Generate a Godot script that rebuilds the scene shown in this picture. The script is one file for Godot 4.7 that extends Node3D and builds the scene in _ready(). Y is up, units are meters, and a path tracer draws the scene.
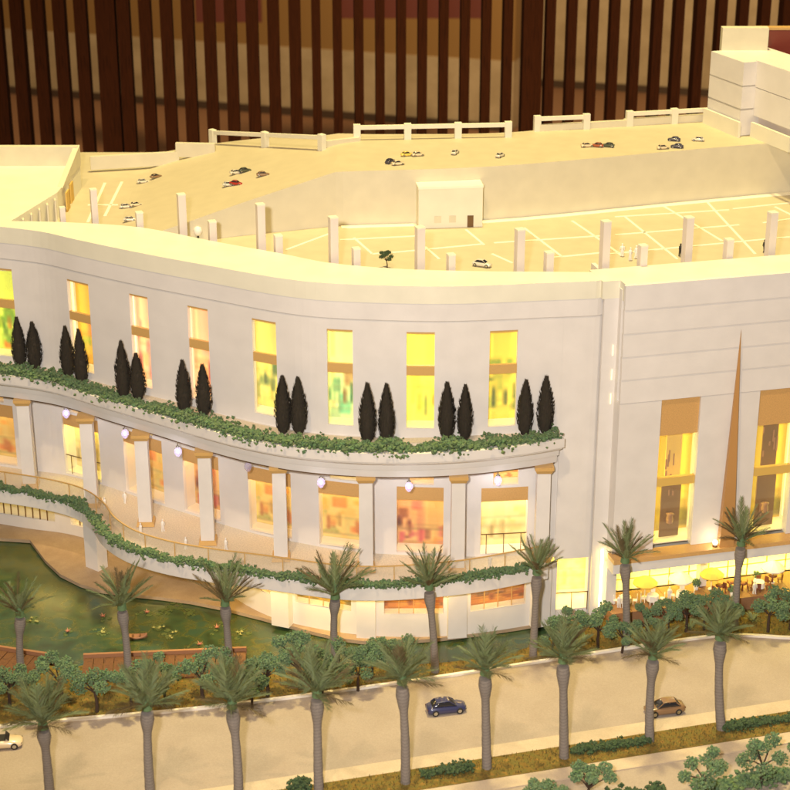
extends Node3D
# An architectural scale model of a shopping mall, about 1:130. All lengths below are centimetres of the model; S turns them into metres.
const S := 0.01
const FPX := 1735.0
const PITCH := 22.0
const EYE := 80.0

var M := {}
var MESH := {}
var rng := RandomNumberGenerator.new()
var taken := {}


# ---------------------------------------------------------------- mesh builder
class Mb:
	var st := SurfaceTool.new()
	var col := Color(1, 1, 1)
	func _init() -> void:
		st.begin(Mesh.PRIMITIVE_TRIANGLES)
		st.set_smooth_group(-1)
	func smooth(on: bool) -> void:
		st.set_smooth_group(0 if on else -1)
	func v(p: Vector3, uv := Vector2.ZERO) -> void:
		st.set_color(col)
		st.set_uv(uv)
		st.add_vertex(p * 0.01)
	# corners anticlockwise as seen from outside
	func tri(a: Vector3, b: Vector3, c: Vector3) -> void:
		v(a); v(c); v(b)
	func quad(a: Vector3, b: Vector3, c: Vector3, d: Vector3) -> void:
		v(a, Vector2(0, 1)); v(c, Vector2(1, 0)); v(b, Vector2(1, 1))
		v(a, Vector2(0, 1)); v(d, Vector2(0, 0)); v(c, Vector2(1, 0))
	func quad_uv(a: Vector3, b: Vector3, c: Vector3, d: Vector3, ua: Vector2, ub: Vector2, uc: Vector2, ud: Vector2) -> void:
		v(a, ua); v(c, uc); v(b, ub)
		v(a, ua); v(d, ud); v(c, uc)
	func boxt(t: Transform3D, c: Vector3, s: Vector3, taper := 1.0) -> void:
		var h := s * 0.5
		var p := []
		for y in [-1, 1]:
			var k: float = 1.0 if y < 0 else taper
			for q in [[-1, 1], [1, 1], [1, -1], [-1, -1]]:
				p.append(t * (c + Vector3(q[0] * h.x * k, y * h.y, q[1] * h.z * k)))
		quad(p[4], p[5], p[6], p[7])
		quad(p[3], p[2], p[1], p[0])
		for i in 4:
			var j := (i + 1) % 4
			quad(p[i], p[j], p[j + 4], p[i + 4])
	func box(c: Vector3, s: Vector3, yaw := 0.0, taper := 1.0) -> void:
		boxt(Transform3D(Basis(Vector3.UP, yaw), c), Vector3.ZERO, s, taper)
	func prism(poly: PackedVector2Array, y0: float, y1: float) -> void:
		var idx := Geometry2D.triangulate_polygon(poly)
		for i in range(0, idx.size(), 3):
			var a := poly[idx[i]]
			var b := poly[idx[i + 1]]
			var c := poly[idx[i + 2]]
			if (b - a).cross(c - a) > 0.0:
				var s := b; b = c; c = s
			tri(Vector3(a.x, y1, a.y), Vector3(b.x, y1, b.y), Vector3(c.x, y1, c.y))
			tri(Vector3(a.x, y0, a.y), Vector3(c.x, y0, c.y), Vector3(b.x, y0, b.y))
		var area := 0.0
		for i in poly.size():
			area += poly[i].cross(poly[(i + 1) % poly.size()])
		for i in poly.size():
			var a := poly[i]
			var b := poly[(i + 1) % poly.size()]
			if area > 0.0:
				var s := a; a = b; b = s
			quad(Vector3(a.x, y0, a.y), Vector3(b.x, y0, b.y), Vector3(b.x, y1, b.y), Vector3(a.x, y1, a.y))
	func tube(pts: Array, rad: Array, seg := 8, caps := true) -> void:
		smooth(true)
		var rings := []
		for i in pts.size():
			var dir: Vector3 = (pts[mini(i + 1, pts.size() - 1)] - pts[maxi(i - 1, 0)]).normalized()
			var side := dir.cross(Vector3(0.3, 0.2, 1.0) if absf(dir.z) < 0.9 else Vector3.RIGHT).normalized()
			var up := side.cross(dir)
			var ring := []
			for k in seg:
				var a := TAU * k / seg
				ring.append(pts[i] + (side * cos(a) + up * sin(a)) * rad[i])
			rings.append(ring)
		for i in pts.size() - 1:
			for k in seg:
				var j := (k + 1) % seg
				var u0 := float(k) / seg
				var u1 := float(k + 1) / seg
				var w0 := float(i) / (pts.size() - 1)
				var w1 := float(i + 1) / (pts.size() - 1)
				quad_uv(rings[i][j], rings[i][k], rings[i + 1][k], rings[i + 1][j], Vector2(u1, w0), Vector2(u0, w0), Vector2(u0, w1), Vector2(u1, w1))
		smooth(false)
		if caps:
			for k in range(1, seg - 1):
				tri(rings[0][0], rings[0][k], rings[0][k + 1])
				var n := pts.size() - 1
				tri(rings[n][0], rings[n][k + 1], rings[n][k])
	func lathe(at: Vector3, prof: Array, seg := 14, soft := true) -> void:
		smooth(soft)
		for i in prof.size() - 1:
			for k in seg:
				var a := TAU * k / seg
				var b := TAU * (k + 1) / seg
				var p := func(q: Vector2, an: float) -> Vector3: return at + Vector3(cos(an) * q.x, q.y, sin(an) * q.x)
				quad(p.call(prof[i], b), p.call(prof[i], a), p.call(prof[i + 1], a), p.call(prof[i + 1], b))
		smooth(false)
	func crumb(c: Vector3, r: float, rg: RandomNumberGenerator) -> void:
		var q := Basis(Vector3(rg.randf() - 0.5, rg.randf() - 0.5, rg.randf() - 0.5).normalized(), rg.randf() * TAU)
		var p := []
		for d in [Vector3.RIGHT, Vector3.LEFT, Vector3.UP, Vector3.DOWN, Vector3.BACK, Vector3.FORWARD]:
			p.append(c + q * d * r * rg.randf_range(0.6, 1.25))
		for f in [[0, 2, 4], [4, 2, 1], [1, 2, 5], [5, 2, 0], [4, 3, 0], [1, 3, 4], [5, 3, 1], [0, 3, 5]]:
			tri(p[f[0]], p[f[2]], p[f[1]])
	func done() -> ArrayMesh:
		st.generate_normals()
		return st.commit()


class Crv:
	var p := PackedVector2Array()
	var s := PackedFloat32Array()
	func _init(ctrl: Array, sub := 10) -> void:
		for i in ctrl.size() - 1:
			var a: Vector2 = ctrl[maxi(i - 1, 0)]
			var b: Vector2 = ctrl[i]
			var c: Vector2 = ctrl[i + 1]
			var d: Vector2 = ctrl[mini(i + 2, ctrl.size() - 1)]
			for k in sub:
				p.append(b.cubic_interpolate(c, a, d, float(k) / sub))
		p.append(ctrl[-1])
		s.append(0.0)
		for i in range(1, p.size()):
			s.append(s[i - 1] + p[i].distance_to(p[i - 1]))
	func total() -> float:
		return s[-1]
	func seg(t: float) -> int:
		return clampi(s.bsearch(t) - 1, 0, s.size() - 2)
	func pos(t: float) -> Vector2:
		var i := seg(t)
		return p[i].lerp(p[i + 1], (t - s[i]) / maxf(s[i + 1] - s[i], 1e-6))
	func along(t: float) -> Vector2:
		var a := pos(clampf(t - 0.4, 0, total()))
		var b := pos(clampf(t + 0.4, 0, total()))
		return (b - a).normalized()
	func nrm(t: float) -> Vector2:
		var q := along(t)
		return Vector2(-q.y, q.x)
	func by_x(x: float) -> float:
		for i in p.size() - 1:
			if p[i + 1].x >= x:
				return s[i] + (s[i + 1] - s[i]) * clampf((x - p[i].x) / maxf(p[i + 1].x - p[i].x, 1e-6), 0, 1)
		return total()
	func z_at(x: float) -> float:
		return pos(by_x(x)).y
	# frame on the curve: x along it, y up, z outward
	func frame(t: float, y: float, out := 0.0) -> Transform3D:
		var a := along(t)
		var n := nrm(t)
		var o := pos(t) + n * out
		return Transform3D(Basis(Vector3(a.x, 0, a.y), Vector3.UP, Vector3(n.x, 0, n.y)), Vector3(o.x, y, o.y))


func ribbon(mb: Mb, c: Crv, s0: float, s1: float, prof: Array, step := 0.7, caps := true) -> void:
	# sweeps a closed profile of (outward, height) along a curve; profile anticlockwise with outward to the right
	var n := maxi(1, int(ceil((s1 - s0) / step)))
	var rings := []
	for i in n + 1:
		var t := lerpf(s0, s1, float(i) / n)
		var o := c.pos(t)
		var nn := c.nrm(t)
		var ring := []
		for q in prof:
			ring.append(Vector3(o.x + nn.x * q.x, q.y, o.y + nn.y * q.x))
		rings.append(ring)
	for i in n:
		for k in prof.size():
			var j := (k + 1) % prof.size()
			mb.quad(rings[i][k], rings[i + 1][k], rings[i + 1][j], rings[i][j])
	if caps:
		var poly := PackedVector2Array()
		for q in prof:
			poly.append(q)
		var idx := Geometry2D.triangulate_polygon(poly)
		for i in range(0, idx.size(), 3):
			mb.tri(rings[0][idx[i]], rings[0][idx[i + 2]], rings[0][idx[i + 1]])
			mb.tri(rings[n][idx[i]], rings[n][idx[i + 1]], rings[n][idx[i + 2]])


func panel_wall(mb: Mb, c: Crv, s0: float, s1: float, y0: float, y1: float, th: float, holes: Array) -> void:
	# a wall of thickness th behind a curve, with rectangular openings Rect2(s, y, w, h)
	var ss := [s0, s1]
	var ys := [y0, y1]
	var n := int(ceil((s1 - s0) / 0.7))
	for i in n:
		ss.append(lerpf(s0, s1, float(i) / n))
	for r in holes:
		ss.append_array([r.position.x, r.end.x])
		ys.append_array([r.position.y, r.end.y])
	ss.sort(); ys.sort()
	var P := func(t: float, y: float, o: float) -> Vector3:
		var q := c.pos(t) + c.nrm(t) * o
		return Vector3(q.x, y, q.y)
	for i in ss.size() - 1:
		var a: float = ss[i]
		var b: float = ss[i + 1]
		if b - a < 1e-3:
			continue
		for j in ys.size() - 1:
			var lo: float = ys[j]
			var hi: float = ys[j + 1]
			if hi - lo < 1e-3:
				continue
			var open := false
			for r in holes:
				open = open or r.has_point(Vector2((a + b) / 2, (lo + hi) / 2))
			if open:
				continue
			mb.quad(P.call(a, lo, 0.0), P.call(b, lo, 0.0), P.call(b, hi, 0.0), P.call(a, hi, 0.0))
			mb.quad(P.call(b, lo, -th), P.call(a, lo, -th), P.call(a, hi, -th), P.call(b, hi, -th))
		mb.quad(P.call(a, y1, 0.0), P.call(b, y1, 0.0), P.call(b, y1, -th), P.call(a, y1, -th))
		mb.quad(P.call(a, y0, -th), P.call(b, y0, -th), P.call(b, y0, 0.0), P.call(a, y0, 0.0))
	for t in [s0, s1]:
		mb.quad(P.call(t, y0, 0.0), P.call(t, y0, -th), P.call(t, y1, -th), P.call(t, y1, 0.0))
	for r in holes:
		var a: float = r.position.x
		var b: float = r.end.x
		var lo: float = r.position.y
		var hi: float = r.end.y
		mb.quad(P.call(a, lo, 0.0), P.call(a, lo, -th), P.call(a, hi, -th), P.call(a, hi, 0.0))
		mb.quad(P.call(b, lo, -th), P.call(b, lo, 0.0), P.call(b, hi, 0.0), P.call(b, hi, -th))
		mb.quad(P.call(a, lo, 0.0), P.call(b, lo, 0.0), P.call(b, lo, -th), P.call(a, lo, -th))
		mb.quad(P.call(a, hi, -th), P.call(b, hi, -th), P.call(b, hi, 0.0), P.call(a, hi, 0.0))


# ---------------------------------------------------------------- naming and placing
func numbered(called: String) -> String:
	var n: int = taken.get(called, 0)
	taken[called] = n + 1
	return called if n == 0 else "%s_%03d" % [called, n]

func thing(called: String, label: String, category: String, at := Vector3.ZERO, group := "", turn := 0.0) -> Node3D:
	var o := Node3D.new()
	o.name = numbered(called)
	add_child(o)
	o.position = at * S
	o.rotation.y = turn
	o.set_meta("label", label)
	o.set_meta("category", category)
	if group:
		o.set_meta("group", group)
	return o

func part(called: String, mesh: Mesh, mat: Material, parent: Node, tf := Transform3D.IDENTITY) -> MeshInstance3D:
	var o := MeshInstance3D.new()
	o.name = called
	o.mesh = mesh
	o.material_override = mat
	parent.add_child(o, true)
	o.transform = Transform3D(tf.basis, tf.origin * S)
	return o

func node(called: String, parent: Node, tf := Transform3D.IDENTITY) -> Node3D:
	var o := Node3D.new()
	o.name = called
	parent.add_child(o, true)
	o.transform = Transform3D(tf.basis, tf.origin * S)
	return o

func ground(called: String, mesh: Mesh, mat: Material) -> MeshInstance3D:
	var o := part(called, mesh, mat, self)
	o.set_meta("kind", "structure")
	o.set_meta("label", called.replace("_", " ") + " of the model")
	return o

func at(x: float, y: float, h := 0.0) -> Vector3:
	# where the photograph's pixel (x, y) meets the level h
	var d := Vector3((x - 395.0) / FPX, -(y - 395.0) / FPX, -1.0).rotated(Vector3.RIGHT, -deg_to_rad(PITCH))
	return Vector3(0, EYE, 0) + d * ((h - EYE) / d.y)

func on_plane(x: float, y: float, o: Vector3, n: Vector3) -> Vector3:
	var d := Vector3((x - 395.0) / FPX, -(y - 395.0) / FPX, -1.0).rotated(Vector3.RIGHT, -deg_to_rad(PITCH))
	var e := Vector3(0, EYE, 0)
	return e + d * (n.dot(o - e) / n.dot(d))


# ---------------------------------------------------------------- materials
func lin(r: float, g: float, b: float) -> Color:
	return Color(r, g, b).linear_to_srgb()

func mat(key: String, c: Color, rough := 0.6, metal := 0.0) -> StandardMaterial3D:
	var m := StandardMaterial3D.new()
	m.resource_name = key
	m.albedo_color = c
	m.roughness = rough
	m.metallic = metal
	M[key] = m
	return m

func noise_image(seed_: int, freq: float, lo: float, hi: float, size := 512, oct := 4, tint := Color(1, 1, 1)) -> ImageTexture:
	var n := FastNoiseLite.new()
	n.seed = seed_
	n.frequency = freq
	n.fractal_octaves = oct
	var g := n.get_seamless_image(size, size, false, false, 0.2)
	g.convert(Image.FORMAT_RGB8)
	var d := g.get_data()
	for i in range(0, d.size(), 3):
		var k := lerpf(lo, hi, d[i] / 255.0)
		d[i] = clampi(int(k * 255 * tint.r), 0, 255)
		d[i + 1] = clampi(int(k * 255 * tint.g), 0, 255)
		d[i + 2] = clampi(int(k * 255 * tint.b), 0, 255)
	return ImageTexture.create_from_image(Image.create_from_data(size, size, false, Image.FORMAT_RGB8, d))

func mix_image(seed_: int, freq: float, stops: Array, size := 512) -> ImageTexture:
	# several colours (sRGB) laid out by noise, with a fine grain on top
	var n := FastNoiseLite.new()
	n.seed = seed_
	n.frequency = freq
	n.fractal_octaves = 5
	var g := n.get_seamless_image(size, size, false, false, 0.2)
	g.convert(Image.FORMAT_RGB8)
	var d := g.get_data()
	var rg := RandomNumberGenerator.new()
	rg.seed = seed_
	for i in range(0, d.size(), 3):
		var t := clampf((d[i] / 255.0 - 0.2) / 0.6, 0, 0.999) * (stops.size() - 1)
		var c: Color = stops[int(t)].lerp(stops[int(t) + 1], t - int(t))
		var k := rg.randf_range(0.96, 1.04)
		d[i] = clampi(int(c.r * k * 255), 0, 255)
		d[i + 1] = clampi(int(c.g * k * 255), 0, 255)
		d[i + 2] = clampi(int(c.b * k * 255), 0, 255)
	return ImageTexture.create_from_image(Image.create_from_data(size, size, false, Image.FORMAT_RGB8, d))

func skin(m: StandardMaterial3D, tex: Texture2D, per_metre: float, bump: Texture2D = null, deep := 0.0) -> void:
	m.albedo_texture = tex
	m.uv1_triplanar = true
	m.uv1_world_triplanar = true
	m.uv1_scale = Vector3.ONE * per_metre
	if bump:
		m.heightmap_enabled = true
		m.heightmap_texture = bump
		m.heightmap_scale = deep

func print_image(seed_: int, wall: Color, accents: Array, w := 96, h := 160) -> StandardMaterial3D:
	# a printed shop interior on the back wall of a window: panels, shelves, goods, figures
	var rg := RandomNumberGenerator.new()
	rg.seed = seed_
	var im := Image.create(w, h, false, Image.FORMAT_RGB8)
	im.fill(wall)
	for k in 4:
		var x := rg.randi_range(0, w - 20)
		im.fill_rect(Rect2i(x, 0, rg.randi_range(8, 26), h), wall.lerp(accents[k % accents.size()], rg.randf_range(0.1, 0.3)))
	for k in 14:
		var c: Color = accents[rg.randi() % accents.size()]
		var y := int(h * rg.randf_range(0.35, 0.95))
		im.fill_rect(Rect2i(rg.randi_range(0, w - 12), y, rg.randi_range(6, 26), rg.randi_range(6, 30)), wall.lerp(c, rg.randf_range(0.3, 0.9)))
	for k in 5:
		var x := rg.randi_range(4, w - 8)
		var y := int(h * rg.randf_range(0.6, 0.72))
		var c: Color = accents[rg.randi() % accents.size()].darkened(rg.randf_range(0.05, 0.4))
		im.fill_rect(Rect2i(x, y + 5, 5, rg.randi_range(14, 30)), c)
		im.fill_rect(Rect2i(x + 1, y, 3, 4), c)
	for k in 4:
		im.fill_rect(Rect2i(0, int(h * rg.randf_range(0.5, 0.98)), w, 1), wall.darkened(0.4))
	im.resize(w / 5, h / 5, Image.INTERPOLATE_LANCZOS)
	im.resize(w, h, Image.INTERPOLATE_CUBIC)
	var m := StandardMaterial3D.new()
	m.resource_name = "shop_print"
	m.albedo_texture = ImageTexture.create_from_image(im)
	m.roughness = 0.5
	return m

func materials() -> void:
	var soft := noise_image(3, 0.012, 0.95, 1.0)
	var grain := noise_image(5, 0.12, 0.82, 1.0)
	var relief := noise_image(9, 0.09, 0.0, 1.0, 256)
	var m := mat("facade", lin(0.74, 0.70, 0.655), 0.55)
	skin(m, soft, 5.0, relief, 0.003)
	m = mat("parapet", lin(0.80, 0.76, 0.60), 0.5)
	skin(m, soft, 4.0)
	m = mat("inside", lin(0.80, 0.74, 0.62), 0.6)
	m = mat("bronze", lin(0.72, 0.42, 0.15), 0.42)
	skin(m, grain, 14.0)
	m = mat("spire_bronze", lin(0.46, 0.24, 0.08), 0.42)
	m = mat("gold", lin(0.72, 0.44, 0.15), 0.35)
	skin(m, grain, 20.0)
	m = mat("balcony_floor", lin(0.78, 0.67, 0.51), 0.6)
	skin(m, grain, 9.0)
	m = mat("deck", lin(0.56, 0.485, 0.325), 0.6)
	skin(m, soft, 6.0)
	m = mat("deck_wall", lin(0.69, 0.63, 0.46), 0.6)
	skin(m, soft, 6.0)
	m = mat("line", lin(0.86, 0.82, 0.66), 0.5)
	m = mat("post", lin(0.70, 0.62, 0.55), 0.5)
	m = mat("road", Color(1, 1, 1), 0.8)
	skin(m, mix_image(11, 0.012, [Color(0.618, 0.562, 0.505), Color(0.63, 0.575, 0.518), Color(0.64, 0.585, 0.528)]), 3.1, relief, 0.004)
	m = mat("pavement", Color(1, 1, 1), 0.7)
	skin(m, mix_image(12, 0.02, [Color(0.71, 0.64, 0.545), Color(0.73, 0.66, 0.565), Color(0.75, 0.68, 0.58)]), 3.7)
	m = mat("plaza", Color(1, 1, 1), 0.6)
	skin(m, mix_image(13, 0.02, [Color(0.62, 0.53, 0.43), Color(0.65, 0.56, 0.46), Color(0.68, 0.59, 0.48)]), 3.3)
	m = mat("kerb", lin(0.78, 0.72, 0.62), 0.6)
	m = mat("turf", Color(1, 1, 1), 0.95)
	skin(m, mix_image(14, 0.03, [Color(0.33, 0.28, 0.10), Color(0.46, 0.36, 0.13), Color(0.38, 0.35, 0.14), Color(0.52, 0.40, 0.16)]), 6.0, grain, 0.12)
	m = mat("blade", lin(0.18, 0.13, 0.03), 0.9)
	m.vertex_color_use_as_albedo = true
	m = mat("pond", Color(1, 1, 1), 0.24)
	skin(m, mix_image(15, 0.014, [Color(0.17, 0.23, 0.13), Color(0.19, 0.29, 0.19), Color(0.28, 0.31, 0.16), Color(0.17, 0.29, 0.23)]), 4.2, relief, 0.006)
	m.metallic_specular = 0.7
	m = mat("pond_edge", lin(0.05, 0.03, 0.02), 0.6)
	m = mat("timber", Color(1, 1, 1), 0.7)
	skin(m, mix_image(16, 0.05, [Color(0.33, 0.21, 0.12), Color(0.42, 0.27, 0.15), Color(0.38, 0.24, 0.13)]), 8.0)
	m = mat("timber_edge", lin(0.36, 0.17, 0.08), 0.6)
	skin(m, grain, 20.0)
	m = mat("foliage", lin(0.115, 0.178, 0.088), 0.9)
	m.vertex_color_use_as_albedo = true
	m = mat("hedge", lin(0.105, 0.165, 0.075), 0.9)
	m.vertex_color_use_as_albedo = true
	m = mat("hedge_dark", lin(0.045, 0.075, 0.03), 0.9)
	m.vertex_color_use_as_albedo = true
	m = mat("cypress", lin(0.038, 0.028, 0.017), 0.95)
	m.vertex_color_use_as_albedo = true
	m = mat("bark", lin(0.045, 0.025, 0.015), 0.9)
	m = mat("palm_bark", Color(1, 1, 1), 0.9)
	var im := Image.create(64, 256, false, Image.FORMAT_RGB8)
	var rg := RandomNumberGenerator.new()
	rg.seed = 4
	for y in 256:
		for x in 64:
			var k := 0.88 + 0.12 * absf(sin(y * 0.39 + 0.5 * sin(x * TAU / 64.0 * 2.0))) + rg.randf_range(-0.07, 0.07)
			im.set_pixel(x, y, Color(0.51 * k, 0.475 * k, 0.445 * k))
	m.albedo_texture = ImageTexture.create_from_image(im)
	m = mat("frond", lin(0.175, 0.21, 0.095), 0.85)
	m.vertex_color_use_as_albedo = true
	m = mat("frond_dry", lin(0.13, 0.095, 0.04), 0.85)
	m.vertex_color_use_as_albedo = true
	m = mat("palm_heart", lin(0.10, 0.17, 0.07), 0.7)
	m = mat("slat", Color(1, 1, 1), 0.85)
	m.metallic_specular = 0.2
	skin(m, mix_image(17, 0.03, [Color(0.23, 0.115, 0.05), Color(0.32, 0.16, 0.07), Color(0.27, 0.135, 0.055)]), 5.0)
	m.uv1_scale = Vector3(30, 1.0, 30)
	m = mat("hall_wall", Color(1, 1, 1), 0.8)
	skin(m, mix_image(18, 0.02, [Color(0.58, 0.51, 0.41), Color(0.63, 0.56, 0.46), Color(0.66, 0.59, 0.49)]), 0.6)
	m = mat("hall_panel", lin(0.21, 0.115, 0.035), 0.7)
	m = mat("hall_floor", lin(0.20, 0.10, 0.055), 0.5)
	m = mat("hall_trim", lin(0.05, 0.028, 0.016), 0.6)
	m = mat("red", lin(0.075, 0.012, 0.007), 0.6)
	m = mat("red_board", lin(0.20, 0.035, 0.02), 0.3)
	m = mat("table", lin(0.10, 0.06, 0.035), 0.5)
	m = mat("white", lin(0.80, 0.76, 0.70), 0.6)
	m = mat("black", lin(0.02, 0.018, 0.016), 0.5)
	m = mat("metal_dark", lin(0.16, 0.09, 0.04), 0.4, 0.4)
	m = mat("tyre", lin(0.018, 0.017, 0.017), 0.8)
	m = mat("car_glass", lin(0.02, 0.02, 0.025), 0.12)
	m = mat("chrome", lin(0.6, 0.6, 0.6), 0.25, 1.0)
	for a in [["blue", 0.026, 0.030, 0.095], ["brown", 0.24, 0.135, 0.065], ["cream", 0.70, 0.55, 0.36], ["silver", 0.62, 0.56, 0.44], ["crimson", 0.35, 0.02, 0.01], ["navy", 0.035, 0.03, 0.055], ["yellow", 0.75, 0.55, 0.10], ["rust", 0.32, 0.07, 0.02], ["green", 0.05, 0.06, 0.03]]:
		m = mat("paint_" + a[0], lin(a[1], a[2], a[3]), 0.35)
		m.clearcoat_enabled = true
		m.clearcoat = 0.7
		m.clearcoat_roughness = 0.1
	m = mat("glass", Color(1, 1, 1, 0.03), 0.03)
	m.transparency = BaseMaterial3D.TRANSPARENCY_ALPHA
	m = mat("rail_glass", Color(1.0, 0.95, 0.85, 0.14), 0.05)
	m.transparency = BaseMaterial3D.TRANSPARENCY_ALPHA
	m = mat("crystal", Color(0.84, 0.80, 0.95, 0.35), 0.05)
	m.transparency = BaseMaterial3D.TRANSPARENCY_ALPHA
	m = mat("parasol_yellow", lin(0.78, 0.52, 0.10), 0.8)
	m = mat("cloth", lin(0.85, 0.80, 0.72), 0.85)
	m = mat("chair_wood", lin(0.20, 0.06, 0.03), 0.6)
	m = mat("terrace", lin(0.36, 0.18, 0.085), 0.6)
	skin(m, grain, 12.0)
	m = mat("amber_tan", lin(0.65, 0.42, 0.10), 0.8)
	m = mat("door_brown", lin(0.15, 0.068, 0.014), 0.5)
	m = mat("flower_pink", lin(0.42, 0.17, 0.11), 0.7)
	m = mat("flower_yellow", lin(0.36, 0.35, 0.12), 0.7)
	m = mat("pad", lin(0.07, 0.10, 0.03), 0.6)
	for a in [["glow_warm", 1.0, 0.76, 0.24, 1.2], ["glow_amber", 1.0, 0.66, 0.20, 1.2], ["glow_lime", 1.0, 0.86, 0.15, 1.2], ["glow_peach", 1.0, 0.66, 0.29, 1.2], ["added_fill_glow", 1.0, 0.66, 0.20, 0.2], ["glow_cream", 1.0, 0.85, 0.5, 1.5], ["bulb_glint", 0.90, 0.86, 1.0, 3.0]]:
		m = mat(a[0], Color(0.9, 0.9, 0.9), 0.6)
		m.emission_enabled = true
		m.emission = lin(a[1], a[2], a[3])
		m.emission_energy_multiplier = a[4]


# ---------------------------------------------------------------- lights
func area(parent: Node, tf: Transform3D, w: float, h: float, c: Color, e: float) -> void:
	var l := AreaLight3D.new()
	l.name = "lamp_or_fill_light"
	l.area_size = Vector2(w, h) * S
	l.area_normalize_energy = true
	l.light_color = c
	l.light_energy = e
	l.area_range = 4.0
	l.shadow_enabled = true
	parent.add_child(l, true)
	l.transform = Transform3D(tf.basis, tf.origin * S)

func room_light(at_: Vector3, toward: Vector3, c: Color, e: float, size: float, angle: float, called: String) -> void:
	var l := SpotLight3D.new()
	l.name = called
	l.light_color = c
	l.light_energy = e
	l.light_size = size
	l.spot_range = 12.0
	l.spot_attenuation = 2.0
	l.spot_angle = angle
	l.spot_angle_attenuation = 0.6
	l.shadow_enabled = true
	add_child(l)
	l.look_at_from_position(at_ * S, toward * S)

const WARM := Color(1.0, 0.84, 0.55)


# ---------------------------------------------------------------- a lit window: room, print, lamp strips, panes
func lit_window(parent: Node, called: String, tf: Transform3D, w: float, h: float, depth: float, pr: Material, glow: String, e: float, panes: Array, bars: Array, bar_mat: String, th: float, label := "", side := true) -> Node3D:
	# tf: bottom middle of the opening on the wall's outer face. panes and bars are [y0, y1] pairs in the opening
	var o := node(called, parent, tf)
	if label:
		o.set_meta("label", label)
	var I := Transform3D.IDENTITY
	var wide := w + (1.6 if side else 0.4)
	var b := Mb.new()
	b.boxt(I, Vector3(0, -0.06, -th - depth / 2), Vector3(wide, 0.1, depth))
	b.boxt(I, Vector3(0, h + 0.06, -th - depth / 2), Vector3(wide, 0.1, depth))
	for k in [-1, 1]:
		b.boxt(I, Vector3(k * (wide / 2 + 0.06), h / 2, -th - depth / 2), Vector3(0.1, h + 0.3, depth))
	part("room", b.done(), M.inside, o)
	b = Mb.new()
	b.boxt(I, Vector3(0, h / 2, -th - depth - 0.06), Vector3(wide + 0.3, h + 0.3, 0.1))
	part("shop_print", b.done(), pr, o)
	var c: Color = M[glow].emission
	if side:
		for k in [-1, 1]:
			b = Mb.new()
			b.boxt(I, Vector3(k * (wide / 2 - 0.12), h * 0.5, -th - depth * 0.45), Vector3(0.1, h * 0.9, depth * 0.5))
			part("lamp_or_glow_strip", b.done(), M[glow], o)
			area(o, Transform3D(Basis(Vector3.UP, k * PI / 2), Vector3(k * (wide / 2 - 0.20), h * 0.5, -th - depth * 0.45)), depth * 0.5, h * 0.9, c, e)
	else:
		b = Mb.new()
		b.boxt(I, Vector3(0, h - 0.1, -th - depth * 0.45), Vector3(w * 0.8, 0.1, depth * 0.5))
		part("lamp_or_glow_strip", b.done(), M[glow], o)
		area(o, Transform3D(Basis(Vector3.RIGHT, -PI / 2), Vector3(0, h - 0.19, -th - depth * 0.45)), w * 0.8, depth * 0.5, c, e)
	for p in panes:
		b = Mb.new()
		b.boxt(I, Vector3(0, (p[0] + p[1]) / 2, -th * 0.55), Vector3(w - 0.02, p[1] - p[0] - 0.02, 0.04))
		part("pane", b.done(), M.glass, o)
	for p in bars:
		b = Mb.new()
		b.boxt(I, Vector3(0, (p[0] + p[1]) / 2, -th * 0.5), Vector3(w - 0.01, p[1] - p[0], th * 0.7))
		part("transom", b.done(), M[bar_mat], o)
	return o


# ---------------------------------------------------------------- plants
func foam(mb: Mb, c: Vector3, r: Vector3, n: int, size: float, rg: RandomNumberGenerator) -> void:
	for i in n:
		var d := Vector3(rg.randfn(), rg.randfn(), rg.randfn()).normalized() * pow(rg.randf(), 0.4)
		mb.col = Color(rg.randf_range(0.8, 1.25), rg.randf_range(0.88, 1.12), rg.randf_range(0.75, 1.2))
		mb.crumb(c + d * r, size * rg.randf_range(0.6, 1.3), rg)

func make_tree_meshes() -> void:
	for k in 5:
		var rg := RandomNumberGenerator.new()
		rg.seed = 70 + k
		var t := Mb.new()
		var crown := Mb.new()
		var fork := Vector3(rg.randf_range(-0.15, 0.15), 1.6, 0)
		t.tube([Vector3(0, -0.1, 0), Vector3(0.05, 0.8, 0.03), fork], [0.15, 0.12, 0.10], 7)
		var n := 6 + k % 3
		for i in n:
			var a := TAU * i / n + rg.randf_range(-0.3, 0.3)
			var e := fork + Vector3(cos(a) * rg.randf_range(0.75, 1.6), rg.randf_range(0.2, 1.9), sin(a) * rg.randf_range(0.75, 1.5))
			t.tube([fork, fork.lerp(e, 0.5) + Vector3(0, 0.12, 0), e], [0.07, 0.05, 0.03], 5)
			foam(crown, e, Vector3(0.62, 0.50, 0.60) * rg.randf_range(0.75, 1.15), 150, 0.10, rg)
		foam(crown, fork + Vector3(0, 1.6, 0), Vector3(0.55, 0.42, 0.55), 110, 0.095, rg)
		MESH["tree_trunk%d" % k] = t.done()
		MESH["tree_crown%d" % k] = crown.done()

func tree(p: Vector3, k: int, size: float, turn: float, label: String, m := "foliage", group := "small broadleaf trees") -> void:
	var o := thing("broadleaf_tree", label, "tree", p, group, turn)
	part("trunk", MESH["tree_trunk%d" % k], M.bark, o, Transform3D(Basis().scaled(Vector3.ONE * size), Vector3.ZERO))
	part("crown", MESH["tree_crown%d" % k], M[m], o, Transform3D(Basis().scaled(Vector3.ONE * size), Vector3.ZERO))

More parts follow.
